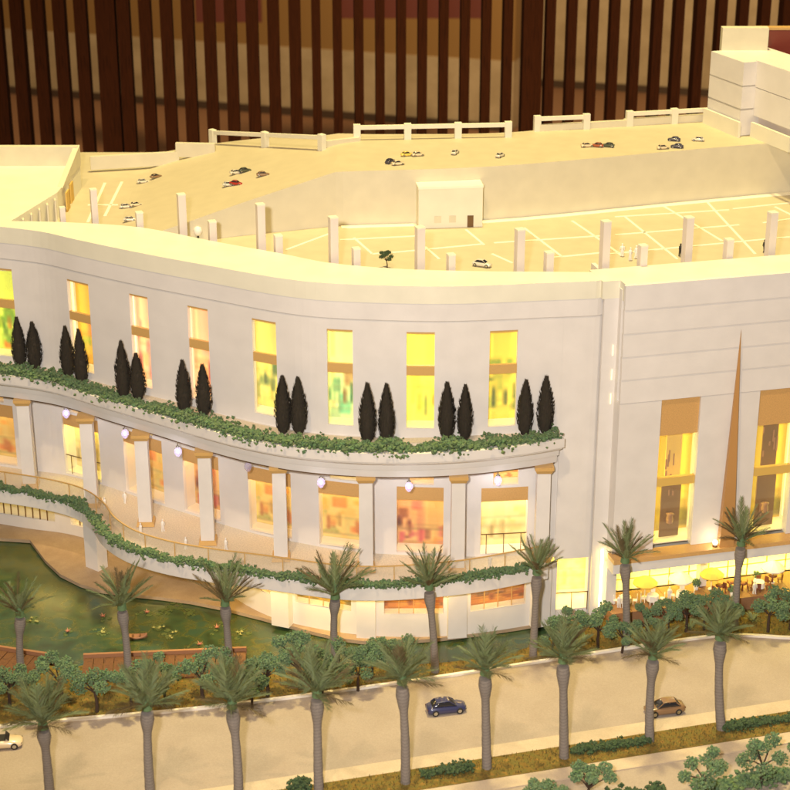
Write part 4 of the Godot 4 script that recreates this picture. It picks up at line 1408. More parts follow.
func roof_blocks() -> void:
	# flat annex roof at the left
	var o := thing("annex_block", "bright flat annex roof with a parapet at its back edge", "building")
	var b := Mb.new()
	b.prism(PackedVector2Array([Vector2(-75, -163.8), Vector2(-50, -162.6), Vector2(-44, -161.3), Vector2(-37.1, -160.8), Vector2(-34.4, -171.5), Vector2(-34.0, -183), Vector2(-75, -183)]), 28, 32.94)
	part("roof", b.done(), M.parapet, o)
	b = Mb.new()
	b.box(Vector3(-54.3, 33.9, -182.6), Vector3(40.5, 2.3, 0.8))
	part("back_parapet", b.done(), M.deck_wall, o)
	b = Mb.new()
	var f := [Vector3(-33.9, 35.05, -183), Vector3(-34.2, 32.9, -173.5), Vector3(-33.9, 32.9, -183)]
	var g := [Vector3(-34.5, 35.05, -183), Vector3(-34.8, 32.9, -173.5), Vector3(-34.5, 32.9, -183)]
	b.tri(f[0], f[1], f[2])
	b.tri(g[0], g[2], g[1])
	b.quad(f[0], g[0], g[1], f[1])
	b.quad(f[2], g[2], g[0], f[0])
	part("side_parapet", b.done(), M.deck_wall, o)
	for i in 6:
		var t := (i + 0.5) / 6.0
		b = Mb.new()
		var a := Vector2(-34.4, -171.5).lerp(Vector2(-37.1, -160.8), t)
		b.box(Vector3(a.x + 0.12, 31.2, a.y), Vector3(0.16, 2.6, 0.9), 0.25)
		part("pilaster", b.done(), M.deck_wall, o)
		if i < 3:
			b = Mb.new()
			b.box(Vector3(-33.95 - 0.15 * i, 31.1, -174.5 - i * 3.2), Vector3(0.14, 2.4, 1.6))
			part("panel", b.done(), M.amber_tan, o)
	# white tower at the right
	o = thing("tower_block", "white stepped tower block with floor lines at the car park edge", "building", Vector3(37.2, 35.6, -184.6), "", deg_to_rad(21))
	# local: z runs along the visible side, -z away; x to the right
	for q in [["lower_block", 0.0, 3.0, 2.7], ["middle_block", 2.75, 5.5, 2.72], ["upper_block", 5.3, 8.0, 2.7]]:
		b = Mb.new()
		b.box(Vector3(3.5, (q[1] + 0.06 + q[2]) / 2, -3.4), Vector3(7.0, q[2] - q[1] - 0.06, 6.8))
		part(q[0], b.done(), M.facade, o)
	b = Mb.new()
	b.box(Vector3(3.6, 4.0, -3.5), Vector3(6.8, 7.9, 6.7))
	part("core", b.done(), M.post, o)
	for q in [["front_lower_block", 2.2, 5.2], ["front_upper_block", 5.28, 8.1]]:
		b = Mb.new()
		b.box(Vector3(7.6, (q[1] + q[2]) / 2, 4.0), Vector3(12.0, q[2] - q[1], 8.6))
		part(q[0], b.done(), M.facade, o)
	b = Mb.new()
	b.box(Vector3(7.8, 1.1, 3.9), Vector3(11.0, 2.2, 7.8))
	part("recessed_base", b.done(), M.post, o)
	b = Mb.new()
	b.box(Vector3(1.2, 0.8, 4.3), Vector3(0.3, 1.6, 7.5))
	part("low_wall", b.done(), M.parapet, o)
	b = Mb.new()
	b.box(Vector3(-0.3, 0.8, -3.2), Vector3(0.3, 1.8, 7.4))
	part("low_wall", b.done(), M.parapet, o)
	var pa := on_plane(722, 27, Vector3(0, 0, -192), Vector3.BACK)
	var pb := on_plane(766, 54, Vector3(0, 0, -192), Vector3.BACK)
	o = thing("roof_panel", "upright pale panel standing on top of the white tower", "panel", Vector3((pa.x + pb.x) / 2, pb.y - 0.5, -192))
	b = Mb.new()
	b.box(Vector3(0, (pa.y - pb.y + 0.5) / 2, 0), Vector3(pb.x - pa.x, pa.y - pb.y + 0.5, 1.2))
	part("board", b.done(), M.deck_wall, o)
	o = thing("red_board", "dark red board with a gold top edge behind the white tower", "board", Vector3(pb.x + 7.0, 40.5, -193.5))
	b = Mb.new()
	b.box(Vector3(0, 2.6, 0), Vector3(13.8, 5.0, 0.8))
	part("panel", b.done(), M.red_board, o)
	b = Mb.new()
	b.box(Vector3(-0.3, 5.2, 0), Vector3(15.4, 0.25, 1.2))
	part("top_edge", b.done(), M.gold, o)


# ---------------------------------------------------------------- planting
func hedge_run(c: Crv, s0: float, s1: float, off: float, y: float, w: float, h: float, per: float, size: float, m: String, label: String) -> void:
	var b := Mb.new()
	var rg := RandomNumberGenerator.new()
	rg.seed = int(s0 * 100 + y * 10)
	var n := int((s1 - s0) * per)
	var bump := FastNoiseLite.new()
	bump.seed = int(y * 7)
	bump.frequency = 0.35
	for i in n:
		var t := rg.randf_range(s0, s1)
		var k := 0.75 + 0.5 * bump.get_noise_1d(t)
		var q := c.pos(t) + c.nrm(t) * (off + rg.randfn() * w * 0.33 * k)
		b.col = Color(rg.randf_range(0.8, 1.3), rg.randf_range(0.88, 1.12), rg.randf_range(0.75, 1.2))
		b.crumb(Vector3(q.x, y + h * k * pow(rg.randf(), 0.6), q.y), size * rg.randf_range(0.6, 1.4), rg)
	var f := c.pos((s0 + s1) / 2)
	var o := thing("hedge", label, "hedge", Vector3(f.x, y, f.y))
	var ms := part("foliage", b.done(), M[m], o)
	ms.position = -Vector3(f.x, y, f.y) * S

func planting() -> void:
	# hedge on the cornice: in runs, draping a little over the lip
	hedge_run(CORN, 8.0, CORN.total() - 0.3, -0.85, 18.7, 2.1, 1.15, 100, 0.17, "hedge", "long trailing green hedge on the upper ledge among dark cypresses")
	hedge_run(BALC, 8.0, BALC.total() - 1.6, -0.15, 7.15, 1.05, 0.9, 85, 0.15, "hedge", "long trailing green hedge along the lower curved balcony edge")
	# cypress pairs
	MESH["cypress0"] = null
	for k in 4:
		var b := Mb.new()
		var rg := RandomNumberGenerator.new()
		rg.seed = 50 + k
		var prof := [Vector2(0.25, 0.0), Vector2(0.52, 0.5), Vector2(0.70, 1.4), Vector2(0.66, 2.5), Vector2(0.46, 3.5), Vector2(0.22, 4.3), Vector2(0.05, 4.85)]
		b.col = Color(1, 1, 1)
		b.lathe(Vector3.ZERO, prof.map(func(q: Vector2) -> Vector2: return Vector2(q.x * 0.82, q.y * 0.97)), 10)
		for i in 1100:
			var t := rg.randf()
			var y := 4.8 * t
			var r := 0.0
			for j in prof.size() - 1:
				if y >= prof[j].y and y <= prof[j + 1].y:
					r = lerpf(prof[j].x, prof[j + 1].x, (y - prof[j].y) / (prof[j + 1].y - prof[j].y))
			var a := rg.randf() * TAU
			b.col = Color(rg.randf_range(0.85, 1.25), rg.randf_range(0.9, 1.3), rg.randf_range(0.85, 1.1))
			var d := Vector3(cos(a), 0, sin(a))
			var c := d * r * rg.randf_range(0.72, 1.12) + Vector3(0, y, 0)
			var wv := Vector3(-d.z, 0, d.x) * rg.randf_range(0.05, 0.09)
			b.tri(c - wv, c + wv, c + d * 0.10 + Vector3(0, rg.randf_range(0.22, 0.42), 0))
			b.tri(c + wv, c - wv, c + d * 0.02 + Vector3(0, rg.randf_range(0.2, 0.35), 0))
		MESH["cypress%d" % k] = b.done()
	var tb := Mb.new()
	tb.tube([Vector3(0, -0.5, 0), Vector3(0, 0.3, 0)], [0.09, 0.08], 6)
	var stem := tb.done()
	var where := ["leftmost lime lit window of the curved front", "amber lit window next to the lime one", "peach lit window with a pink display", "second peach lit window with dark pink display", "yellow lit window with a green display", "lime lit window with a teal display", "plain lime yellow window without display", "last lit window before the rounded wall end"]
	var xs := [[20.5, 35.5], [68.5, 82], [124, 138.5], [184.5, 204.5], [283.5, 299], [367.5, 386.5], [446.5, 464.5], [524.5, 544.5]]
	var feet := [[368, 369], [378, 384], [398, 400], [413, 417], [433, 434], [443, 443], [440, 440], [435, 433]]
	var tops := [[319, 324], [328, 331], [343, 355], [362, 366], [378, 379], [385, 386], [384, 387], [382, 378]]
	for i in 8:
		for j in 2:
			var p := at(xs[i][j], feet[i][j], 19.0)
			var t := on_plane(xs[i][j], tops[i][j], p, Vector3.BACK)
			var o := thing("cypress_tree", "dark cypress of the pair before the " + where[i], "cypress", p, "dark cypress pairs on the upper ledge", rng.randf() * TAU)
			var k := (t.y - p.y) / 4.85
			part("crown", MESH["cypress%d" % ((i + j * 2) % 4)], M.cypress, o, Transform3D(Basis().scaled(Vector3(rng.randf_range(0.92, 1.08), k, rng.randf_range(0.92, 1.08))), Vector3(0, 0, 0)))
			part("trunk", stem, M.bark, o)
	# palms along the median
	var near := [
		[50, 800, 43, 727, 1.0, "bushy palm on the median below the first boardwalk"], [151, 797, 147, 708, 1.0, "bushy palm on the median level with the pond boat"], [238, 802, 232, 706, 0.95, "bushy palm on the median between the boat and the long hedge shrub"],
		[319, 792, 317, 695, 1.05, "bushy palm on the median beside a dark shrub"], [405, 782, 402, 682, 0.9, "bushy palm on the median just before the dark blue car"], [487, 768, 485, 673, 0.9, "bushy palm on the median just past the dark blue car"],
		[564, 757, 563, 661, 0.92, "bushy palm on the median where the clipped hedge begins"], [650, 741, 653, 657, 0.78, "bushy palm on the median hiding the brown car's nose"], [722, 729, 720, 638, 0.82, "bushy palm on the median beyond the brown car"]]
	for i in near.size():
		var q = near[i]
		palm(Vector2(q[0], q[1]), Vector2(q[2], q[3]), q[4] * 0.90, q[4] * 0.96, 0, 200 + i, q[5], "palms along the median")
	var far := [
		[24, 684, 20, 615, 0.72, "palm by the pond whose trunk rises from the first boardwalk"], [128, 680, 122, 608, 0.88, "palm by the pond beside the brown boat"], [231, 672, 225, 604, 0.85, "palm by the pond at the end of the second boardwalk"],
		[336, 662, 335, 597, 0.95, "spiky palm on the verge before the orange ground windows"], [435, 671, 429, 588, 0.80, "spiky palm on the verge before the red lit shop"], [533, 656, 537, 573, 0.78, "spiky palm on the verge beside the lit entrance"],
		[626, 645, 625, 561, 0.74, "spiky palm before the flat wing's corner"], [735, 628, 741, 544, 0.80, "spiky palm before the bronze spire and cafe terrace"]]
	for i in far.size():
		var q = far[i]
		palm(Vector2(q[0], q[1]), Vector2(q[2], q[3]), q[4] * 1.08, q[4] * 1.2, 1, 300 + i, q[5], "palms on the verge before the building", 0.92)
	# broadleaf trees: [foot x, foot y, size, kind, label]
	var T := [
		[97, 712, 1.05, 0, "round green tree at the left end of the second boardwalk"], [62, 700, 1.0, 1, "round green tree in the gap between the two boardwalks"], [10, 706, 0.9, 2, "round green tree at the first boardwalk's near end"],
		[203, 699, 1.1, 3, "round green tree between the two pond palms"], [268, 690, 1.05, 4, "dark stemmed tree past the end of the second boardwalk"], [300, 683, 1.15, 1, "dense green tree before the lit ground storey"],
		[372, 673, 0.9, 2, "small tree before the lit ground storey near the spiky palm"], [395, 668, 0.85, 0, "small tree next to the spiky palm of the red lit shop"], [598, 648, 1.0, 3, "green tree before the bright yellow entrance"],
		[570, 652, 0.9, 1, "green tree beside the spiky palm at the entrance"], [646, 640, 0.8, 4, "low green tree before the cafe terrace corner"], [686, 632, 0.95, 2, "olive green tree before the white parasol"],
		[704, 630, 0.9, 0, "olive green tree before the second yellow parasol"], [768, 632, 1.0, 3, "leaning tree with bent dark stem by the cafe terrace"], [165, 703, 0.95, 2, "green tree behind the second median palm"], [668, 634, 0.75, 1, "small pale tree before the white cloth tables"], [340, 676, 0.9, 4, "green tree behind the palm with the dark shrub"],
		[132, 708, 0.95, 1, "full green tree before the long boardwalk's first planks"], [232, 699, 1.0, 0, "full green tree before the long boardwalk's last planks"], [252, 702, 0.8, 3, "low full tree by the kerb past the long boardwalk"], [322, 690, 0.85, 2, "low full tree by the kerb before the ground storey"],
		[358, 684, 0.8, 0, "low bushy tree by the kerb under the spiky palm"], [36, 712, 0.9, 4, "low bushy tree by the kerb before the first boardwalk"], [552, 658, 0.7, 3, "low bushy tree by the kerb near the entrance palm"], [622, 652, 0.75, 2, "low bushy tree before the terrace corner pier"], [728, 632, 0.8, 1, "bushy tree under the palm before the spire"], [790, 630, 0.9, 4, "bushy tree at the terrace's far end"]]
	for i in T.size():
		var q = T[i]
		tree(at(q[0], q[1] + (6 if q[0] > 250 and q[0] < 400 else 0), 0.1), q[3], q[2] * 1.13, i * 1.3, q[4], "foliage", "small trees on the verge")
	for q in [[703, 800, 1.15, 0, "jade green tree with open crown near the corner hedge"], [760, 786, 1.15, 3, "tall jade green tree above the corner hedge"], [587, 806, 1.05, 1, "dark green tree at the near pavement edge"], [800, 792, 1.0, 2, "jade green tree cut by the picture's right side"], [545, 818, 0.95, 4, "dark green tree beside the near pavement shrubs"]]:
		tree(at(q[0], q[1], 0.0), q[3], q[2], q[0] * 0.1, q[4], "foliage", "small trees on the near side of the street")
	# shrubs and clipped hedges on the median
	var line := Crv.new([Vector2(-75, -119.6 + 0.268 * 87.4), Vector2(75, -119.6 - 0.268 * 62.6)], 20)
	for q in [[570, 648, 4, "clipped dark hedge on the median between two palms"], [727, 800, 9, "clipped dark hedge on the median beyond the brown car"], [420, 470, 5, "low dark hedge on the median below the blue car"]]:
		var a := at(q[0], 752, 0.1).x
		var e := at(q[1], 740, 0.1).x
		hedge_run(line, line.by_x(a), line.by_x(e), 0.35, 0.1, 1.0, 0.75, 80, 0.16, "hedge_dark", q[3])
	var nearl := Crv.new([Vector2(-75, -112.2 + 0.268 * 87.4), Vector2(75, -112.2 - 0.268 * 62.6)], 20)
	for q in [[450, 500, "low dark shrub beyond the near pavement"], [606, 660, "dark shrub run beside the near pavement tree"], [690, 815, "mossy green corner hedge under the jade trees"]]:
		hedge_run(nearl, nearl.by_x(at(q[0], 785, 0).x), nearl.by_x(at(q[1], 780, 0).x), 0.0 if q[0] < 680 else 0.6, -0.05, 1.8, 1.0, 90, 0.18, "hedge_dark" if q[0] < 680 else "hedge", q[2])
	var sb := Mb.new()
	var rg := RandomNumberGenerator.new()
	rg.seed = 91
	foam(sb, Vector3(0, 0.6, 0), Vector3(1.0, 0.7, 0.9), 190, 0.17, rg)
	var so := thing("shrub", "dark rounded shrub at the foot of a median palm", "shrub", at(300, 792, 0.1))
	part("foliage", sb.done(), M.hedge_dark, so)
	# palm grass tufts in the verge bed before the terrace
	for i in 7:
		var b := Mb.new()
		rg.seed = 400 + i
		for k in 46:
			var a := rg.randf() * TAU
			var l := rg.randf_range(0.7, 1.7)
			var d := Vector3(cos(a), rg.randf_range(0.6, 1.8), sin(a)).normalized() * l
			var w := Vector3(-sin(a), 0, cos(a)) * 0.06
			var g := rg.randf_range(0.7, 1.7)
			b.col = Color(g * 1.2, g, g * 0.7)
			b.tri(-w, w, d * 0.6 + w * 0.8)
			b.tri(-w, d * 0.6 + w * 0.8, d * 0.6 - w * 0.8)
			b.tri(d * 0.6 - w * 0.8, d * 0.6 + w * 0.8, d + Vector3(0, -0.25 * l, 0))
		var p := at([612, 640, 660, 690, 715, 752, 785][i], [640, 638, 632, 630, 626, 622, 620][i], 0.1)
		var o := thing("grass_tuft", "spiky green plant tuft in the bed before the terrace", "plant", p, "spiky tufts before the terrace")
		part("leaves", b.done(), M.frond, o)


# ---------------------------------------------------------------- traffic
func traffic() -> void:
	car("car", at(446, 711, 0.0), deg_to_rad(12), 1.0, "blue", "dark blue toy saloon driving on the tan road")
	car("car", at(664, 712, 0.0), deg_to_rad(180 + 12), 1.0, "brown", "brown toy car on the road partly hidden by a palm trunk")
	car("car", at(2, 746, 0.0), deg_to_rad(8), 1.0, "cream", "cream open toy convertible at the road's far end", "", true)
	var L := [
		[143, 183, "silver", 20, "silver toy car beside the brown streaked one"], [156, 178, "brown", 35, "brownish toy car at the ramp's top"], [126, 208, "silver", 15, "silver toy car next to the tan one near the bay lines"], [136, 206, "cream", 30, "tan toy car near the bay lines"], [130, 221, "silver", 5, "silver toy car just behind the roof parapet"],
		[229, 186, "silver", 10, "silver toy car beside the crimson one"], [236, 185, "crimson", -20, "crimson toy car on the ramp"], [236, 174, "silver", 25, "silver toy car behind the crimson one"], [245, 172, "green", 20, "dark toy car behind the crimson one"], [263, 176, "brown", 10, "lone brownish toy car on the ramp"],
		[390, 163, "navy", 60, "black and white toy car at the deck edge"], [398, 165, "cream", 20, "cream toy car touching the black one"], [407, 156, "yellow", 20, "yellow toy car near the long guard rail"], [418, 156, "cream", 20, "cream toy car beside the yellow one"], [455, 154, "silver", 70, "lone small silver toy car on the upper deck"], [500, 157, "silver", 60, "silver toy car above the stair house"],
		[587, 147, "cream", 15, "cream toy car beside the rust coloured one"], [597, 147, "rust", 160, "rust coloured toy car on the upper deck"], [608, 147, "green", 160, "dark green toy car beside the rust one"], [663, 149, "cream", 15, "cream toy car beside the two navy ones"], [674, 141, "navy", 165, "navy toy car nearer the guard rail"], [677, 148, "navy", 165, "navy toy car nearer the deck edge"], [698, 141, "silver", 165, "silver toy car near the white tower"]]
	for q in L:
		car("parked_car", on_deck(q[0], q[1]) + Vector3(0, 0.02, 0), deg_to_rad(q[3]), 0.40, q[2], q[4], "toy cars on the rooftop car park")
	car("parked_car", at(482, 266, 30.05), deg_to_rad(-25), 0.55, "silver", "silver toy car on the sunken deck between two posts", "toy cars on the rooftop car park")


# ---------------------------------------------------------------- cafe terrace
func cafe() -> void:
	var base := Transform3D(Basis(Vector3.UP, deg_to_rad(14)), Vector3(19.8, 1.44, -141.2))
	var U := func(u: float, w: float) -> Vector3: return base * Vector3(u, 0, w)
	for q in [[4.1, -1.6, "parasol_yellow", "yellow parasol over the white clothed table by the corner"], [7.6, -1.5, "cloth", "white parasol between the two yellow ones"], [10.8, -1.6, "parasol_yellow", "yellow parasol beside the white post"], [17.0, -1.5, "cloth", "white parasol at the terrace's far end"]]:
		var o := thing("parasol", q[3], "parasol", U.call(q[0], q[1]), "parasols on the cafe terrace")
		var b := Mb.new()
		b.tube([Vector3(0, 0, 0), Vector3(0, 2.3, 0)], [0.05, 0.04], 6)
		b.lathe(Vector3.ZERO, [Vector2(0.3, 0.0), Vector2(0.28, 0.08), Vector2(0.0, 0.1)], 10)
		part("pole", b.done(), M.white, o)
		b = Mb.new()
		b.lathe(Vector3(0, 0, 0), [Vector2(1.15, 1.45), Vector2(1.17, 1.58), Vector2(0.72, 1.95), Vector2(0.28, 2.2), Vector2(0.0, 2.32)], 10, false)
		part("canopy", b.done(), M[q[2]], o)
	var tables := [[1.9, -0.9, "white clothed round table at the terrace corner"], [4.5, -0.6, "white clothed round table under the first yellow parasol"], [7.4, -0.5, "white clothed round table under the white parasol"], [15.2, -0.6, "white clothed round table near the standing figure"]]
	for q in tables:
		var o := thing("table", q[2], "table", U.call(q[0], q[1]), "clothed tables on the cafe terrace")
		var b := Mb.new()
		var prof := []
		b.lathe(Vector3.ZERO, [Vector2(0.62, 0.25), Vector2(0.56, 0.75), Vector2(0.52, 0.80), Vector2(0.0, 0.82)], 12, false)
		part("tablecloth", b.done(), M.cloth, o)
		b = Mb.new()
		b.tube([Vector3(0, 0, 0), Vector3(0, 0.7, 0)], [0.12, 0.08], 7)
		part("pedestal", b.done(), M.chair_wood, o)
		for a in [0.4, 1.9, 3.5, 5.0]:
			var p: Vector3 = U.call(q[0] + cos(a) * 0.95, q[1] + sin(a) * 0.62)
			chair(p, a, "cloth" if q[0] < 8 else "chair_wood", "white covered chair at a clothed terrace table" if q[0] < 8 else "dark wooden chair at the far clothed table")
	for q in [[11.3, -0.8], [12.6, -1.2], [13.6, -0.7], [17.0, -1.4]]:
		var o := thing("side_table", "dark brown bare table with dark chairs on the terrace", "table", U.call(q[0], q[1]), "bare dark tables on the cafe terrace")
		var b := Mb.new()
		b.lathe(Vector3.ZERO, [Vector2(0.4, 0.72), Vector2(0.42, 0.78), Vector2(0.0, 0.8)], 12)
		part("top", b.done(), M.chair_wood, o)
		b = Mb.new()
		b.tube([Vector3(0, 0, 0), Vector3(0, 0.74, 0)], [0.12, 0.06], 7)
		part("pedestal", b.done(), M.chair_wood, o)
		for a in [0.2, 2.6]:
			chair(U.call(q[0] + cos(a) * 0.75, q[1] + sin(a) * 0.6), a, "chair_wood", "dark wooden chair beside a bare terrace table")
	for q in [[6.2, -0.7, "white", "white figurine seated group side of the white parasol"], [14.4, 0.2, "white", "white standing figurine near the terrace front edge"], [1.1, -0.4, "white", "white standing figurine at the terrace corner"]]:
		person(U.call(q[0], q[1]), 0.4, q[2], q[3], "figurines on the cafe terrace")
	for q in [[0.6, -1.9], [9.4, -1.9], [12.2, 0.15], [15.6, -1.9]]:
		var b := Mb.new()
		var rg := RandomNumberGenerator.new()
		rg.seed = int(q[0] * 31)
		foam(b, Vector3(0, 0.75, 0), Vector3(0.42, 0.4, 0.4), 60, 0.13, rg)
		var o := thing("potted_plant", "leafy green potted plant on the cafe terrace", "plant", U.call(q[0], q[1]), "potted plants on the cafe terrace")
		part("foliage", b.done(), M.foliage, o)
		b = Mb.new()
		b.lathe(Vector3.ZERO, [Vector2(0.2, 0.0), Vector2(0.28, 0.5), Vector2(0.0, 0.5)], 9)
		part("pot", b.done(), M.white, o)

func chair(p: Vector3, a: float, m: String, label: String) -> void:
	if not MESH.has("chair_seat"):
		var b := Mb.new()
		b.box(Vector3(0, 0.42, 0), Vector3(0.42, 0.06, 0.42))
		MESH["chair_seat"] = b.done()
		b = Mb.new()
		b.box(Vector3(0, 0.72, -0.19), Vector3(0.42, 0.56, 0.05))
		MESH["chair_back"] = b.done()
		b = Mb.new()
		b.box(Vector3(0, 0.2, 0), Vector3(0.05, 0.4, 0.05))
		MESH["chair_leg"] = b.done()
	var o := thing("chair", label, "chair", p, label + "s", -a + PI * 1.5 + deg_to_rad(14))
	part("seat", MESH["chair_seat"], M[m], o)
	part("backrest", MESH["chair_back"], M[m], o)
	for x in [-0.17, 0.17]:
		for z in [-0.17, 0.17]:
			part("leg", MESH["chair_leg"], M[m], o, Transform3D(Basis(), Vector3(x, 0, z)))


# ---------------------------------------------------------------- lamps, boat, boardwalks, figurines
func small_things() -> void:
	# crystal pendants under the cornice
	var L := [[66, 413, true, "bright crystal pendant left of the second column"], [125, 433, true, "bright crystal pendant left of the third column"], [178, 451, true, "bright crystal pendant between third and fourth column"], [248, 466, false, "unlit dull crystal pendant"], [321, 482, true, "bright crystal pendant left of the green clerestory"], [409, 486, true, "bright crystal pendant before the red clerestory"], [498, 480, true, "bright crystal pendant before the bright cream shop"]]
	for q in L:
		# pendants hang half a centimetre under the soffit, just behind its front edge
		var p := at(q[0], q[1], 15.3)
		var o := thing("pendant_lamp", q[3], "lamp", Vector3(p.x, 16.15, p.z), "crystal pendants under the cornice")
		var b := Mb.new()
		b.tube([Vector3(0, 0.08, 0), Vector3(0, -0.35, 0)], [0.05, 0.05], 6)
		b.lathe(Vector3(0, -0.42, 0), [Vector2(0.0, 0.0), Vector2(0.2, 0.0), Vector2(0.14, 0.1), Vector2(0.0, 0.12)], 8)
		part("stem", b.done(), M.chrome, o)
		b = Mb.new()
		b.lathe(Vector3(0, -0.9, 0), [Vector2(0.0, -0.56), Vector2(0.2, -0.42), Vector2(0.36, -0.1), Vector2(0.34, 0.2), Vector2(0.16, 0.42), Vector2(0.0, 0.46)], 9, false)
		part("crystal_globe", b.done(), M.crystal, o)
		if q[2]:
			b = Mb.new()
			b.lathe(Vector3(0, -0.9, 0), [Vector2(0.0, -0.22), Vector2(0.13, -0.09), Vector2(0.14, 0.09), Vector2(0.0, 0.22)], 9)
			part("bulb", b.done(), M.bulb_glint, o)  # glow paints in the white flash glint on the crystal
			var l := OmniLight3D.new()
			l.name = "bulb_glint_light"
			l.light_color = M.bulb_glint.emission
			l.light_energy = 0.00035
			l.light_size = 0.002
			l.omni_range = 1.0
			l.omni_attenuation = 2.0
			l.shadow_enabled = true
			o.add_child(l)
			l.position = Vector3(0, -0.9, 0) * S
		else:
			b = Mb.new()
			b.lathe(Vector3(0, -0.9, 0), [Vector2(0.0, -0.22), Vector2(0.13, -0.09), Vector2(0.14, 0.09), Vector2(0.0, 0.22)], 9)
			part("bulb", b.done(), M.post, o)
	# boardwalks of planks with a raised edge beam
	for q in [[-46, 0, 660, 54, 668, "rust brown boardwalk by the pond with a slanting edge beam"], [0, 84, 668, 246, 661, "long rust brown boardwalk by the pond below the boat"]]:
		var a := at(q[1], q[2] - 10, 0.3)
		var e := at(q[3], q[4] - 10, 0.3)
		if q[1] == 0:
			a = a + (a - e) * 1.2
		var len := Vector2(e.x - a.x, e.z - a.z).length()
		var o := thing("boardwalk", q[5], "boardwalk", Vector3(a.x, 0.12, a.z), "", -atan2(e.z - a.z, e.x - a.x))
		var n := int(len / 0.85)
		for i in n:
			var b := Mb.new()
			b.box(Vector3((i + 0.5) * len / n, 0.08 + rng.randf_range(-0.02, 0.02), 2.0 + rng.randf_range(-0.05, 0.05)), Vector3(len / n - 0.06, 0.2, 3.9))
			part("plank", b.done(), M.timber, o)
		var b := Mb.new()
		b.box(Vector3(len / 2, 0.22, -0.1), Vector3(len + 0.1, 0.62, 0.3))
		part("edge_beam", b.done(), M.timber_edge, o)
		b = Mb.new()
		b.box(Vector3(len / 2, -0.35, 0.2), Vector3(len, 0.5, 0.25))
		part("bearer", b.done(), M.timber, o)
	# boat
	var bo := thing("boat", "small brown toy rowing boat floating on the green pond", "boat", at(137, 639, -0.43), "", 0.1)
	var h := Mb.new()
	h.smooth(true)
	var rings := []
	for i in 9:
		var t := i / 8.0
		var w := 0.36 * pow(sin(PI * clampf(t * 0.86 + 0.08, 0, 1)), 0.7)
		var x := lerpf(-0.95, 0.95, t)
		var lift := 0.18 * pow(absf(t - 0.5) * 2, 2)
		rings.append([Vector3(x, 0.36 + lift, -w), Vector3(x, 0.1 + lift, -w * 0.75), Vector3(x, 0.0 + lift * 0.6, 0), Vector3(x, 0.1 + lift, w * 0.75), Vector3(x, 0.36 + lift, w), Vector3(x, 0.32 + lift, w * 0.85), Vector3(x, 0.14 + lift, 0), Vector3(x, 0.32 + lift, -w * 0.85)])
	for i in 8:
		for k in 8:
			var j := (k + 1) % 8
			h.quad(rings[i][k], rings[i][j], rings[i + 1][j], rings[i + 1][k])
	part("hull", h.done(), M.timber_edge, bo)
	h = Mb.new()
	for x in [-0.35, 0.3]:
		h.box(Vector3(x, 0.33, 0), Vector3(0.16, 0.05, 0.6))
	part("thwart", h.done(), M.timber, bo)
	# water lilies
	var rg := RandomNumberGenerator.new()
	rg.seed = 12
	for q in [[103, 617, "flower_pink", "pink water lily beside the pond palm trunk"], [147, 613, "flower_pink", "pink water lily before the plaza edge"], [217, 628, "flower_pink", "pink water lily near the second palm trunk"], [68, 632, "flower_pink", "small pink water lily near the pale yellow lilies"], [200, 645, "flower_pink", "pink water lily touching the long boardwalk"], [36, 622, "flower_yellow", "pale yellow lily patch near the first palm"], [102, 632, "flower_yellow", "pale yellow lily patch beside the boat"], [160, 628, "flower_yellow", "pale yellow green lily patch past the boat"], [241, 633, "flower_yellow", "pale yellow lily past the second palm trunk"], [170, 637, "flower_yellow", "tiny pale yellow lily below the lily patch"], [178, 606, "pad", "dark green lily pads before the plaza edge"], [166, 611, "pad", "dark green lily pads beside the pink lily"], [190, 613, "pad", "dark green lily pads before the lit ground wall"]]:
		var p := at(q[0], q[1], -0.43)
		var o := thing("water_lily", q[3], "water lily", p, "water lilies on the pond", rg.randf() * TAU)
		for i in (5 if q[2] != "pad" else 9):
			var b := Mb.new()
			var c := Vector3(rg.randfn() * 0.5, 0.012 + i * 0.004, rg.randfn() * 0.35)
			var r := rg.randf_range(0.16, 0.32)
			for k in 8:
				b.tri(c, c + Vector3(cos(TAU * (k + 1) / 9), 0, sin(TAU * (k + 1) / 9)) * r, c + Vector3(cos(TAU * k / 9), 0, sin(TAU * k / 9)) * r)
			part("pad", b.done(), M.pad, o)
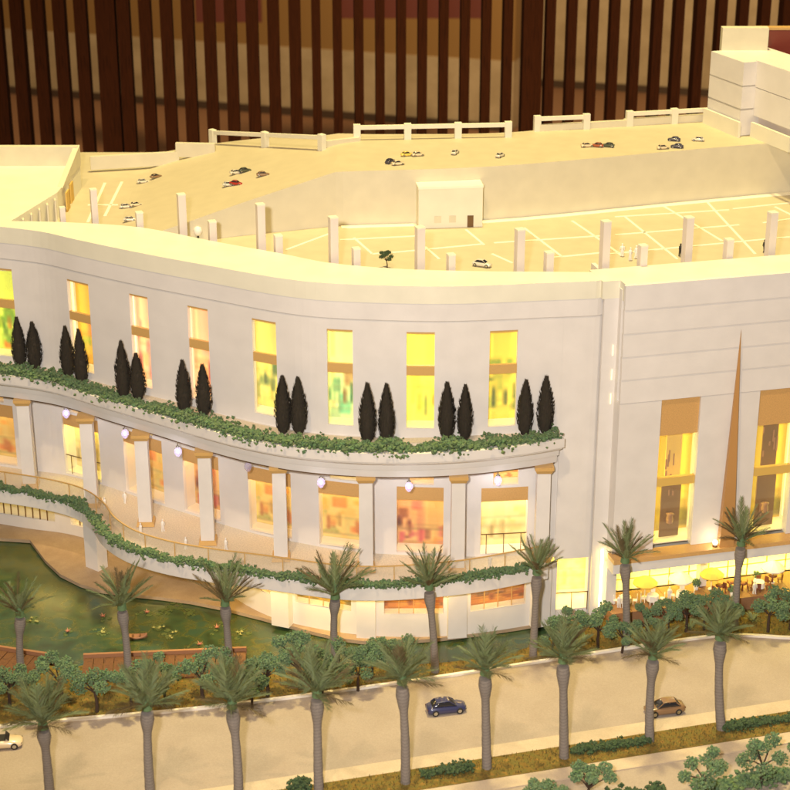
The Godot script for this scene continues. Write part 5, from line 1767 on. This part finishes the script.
		if q[2] != "pad":
			for j in (1 if q[2] == "flower_pink" else 4):
				var b := Mb.new()
				var c := Vector3(0, 0.04, 0) if j == 0 else Vector3(rg.randfn() * 0.5, 0.04, rg.randfn() * 0.3)
				var sz := 0.34 if q[2] == "flower_pink" else 0.2
				for k in 9:
					var a := TAU * k / 9 + rg.randf() * 0.3
					var d := Vector3(cos(a), 0.0, sin(a))
					var w := Vector3(-d.z, 0, d.x) * 0.09 * sz / 0.34
					b.tri(c + w, c - w, c + d * sz + Vector3(0, sz * (0.4 + 0.5 * (k % 2)), 0))
				part("flower", b.done(), M[q[2]], o)
	# figurines on the balcony and roof
	for q in [[125, 503, "small white figurine on the balcony left of the third column"], [105, 509, "small white figurine at the balcony's tight bend"], [141, 535, "small white figurine at the foot of the third column"], [163, 531, "small white figurine standing between third and fourth column"], [186, 549, "small white figurine by the balcony railing"], [226, 550, "small white figurine right of the fourth column"], [490, 567, "small white figurine before the bright cream shop"]]:
		person(at(q[0], q[1], 6.7), q[0] * 0.7, "white", q[2], "white figurines on the balcony", 0.85)
	for q in [[622, 256, "white", "pale figurine among the bay lines"], [630, 260, "white", "pale figurine beside another on the sunken deck"], [636, 258, "white", "pale figurine next to a short post"], [680, 256, "black", "black figurine beside a tall roof post"], [764, 252, "black", "black figurine beside the last tall roof post"], [190, 233, "black", "black figurine beside the white roof globe"]]:
		person(at(q[0], q[1], 30.05 if q[0] > 300 else 30.2), q[0] * 0.5, q[2], q[3], "figurines on the roof", 0.85)
	var gl := thing("globe_ornament", "small white globe beside a tall roof post", "ornament", at(198, 236, 30.6))
	var gb := Mb.new()
	gb.lathe(Vector3.ZERO, [Vector2(0.0, 0.0), Vector2(0.32, 0.14), Vector2(0.45, 0.5), Vector2(0.32, 0.86), Vector2(0.0, 1.0)], 14)
	part("globe", gb.done(), M.white, gl)
	gb = Mb.new()
	gb.tube([Vector3(0, -0.6, 0), Vector3(0, 0.1, 0)], [0.12, 0.1], 7)
	part("stand", gb.done(), M.black, gl)
	tree(at(387, 268, 30.0), 1, 0.42, 0.0, "tiny dark green tree behind the roof parapet", "hedge_dark", "")
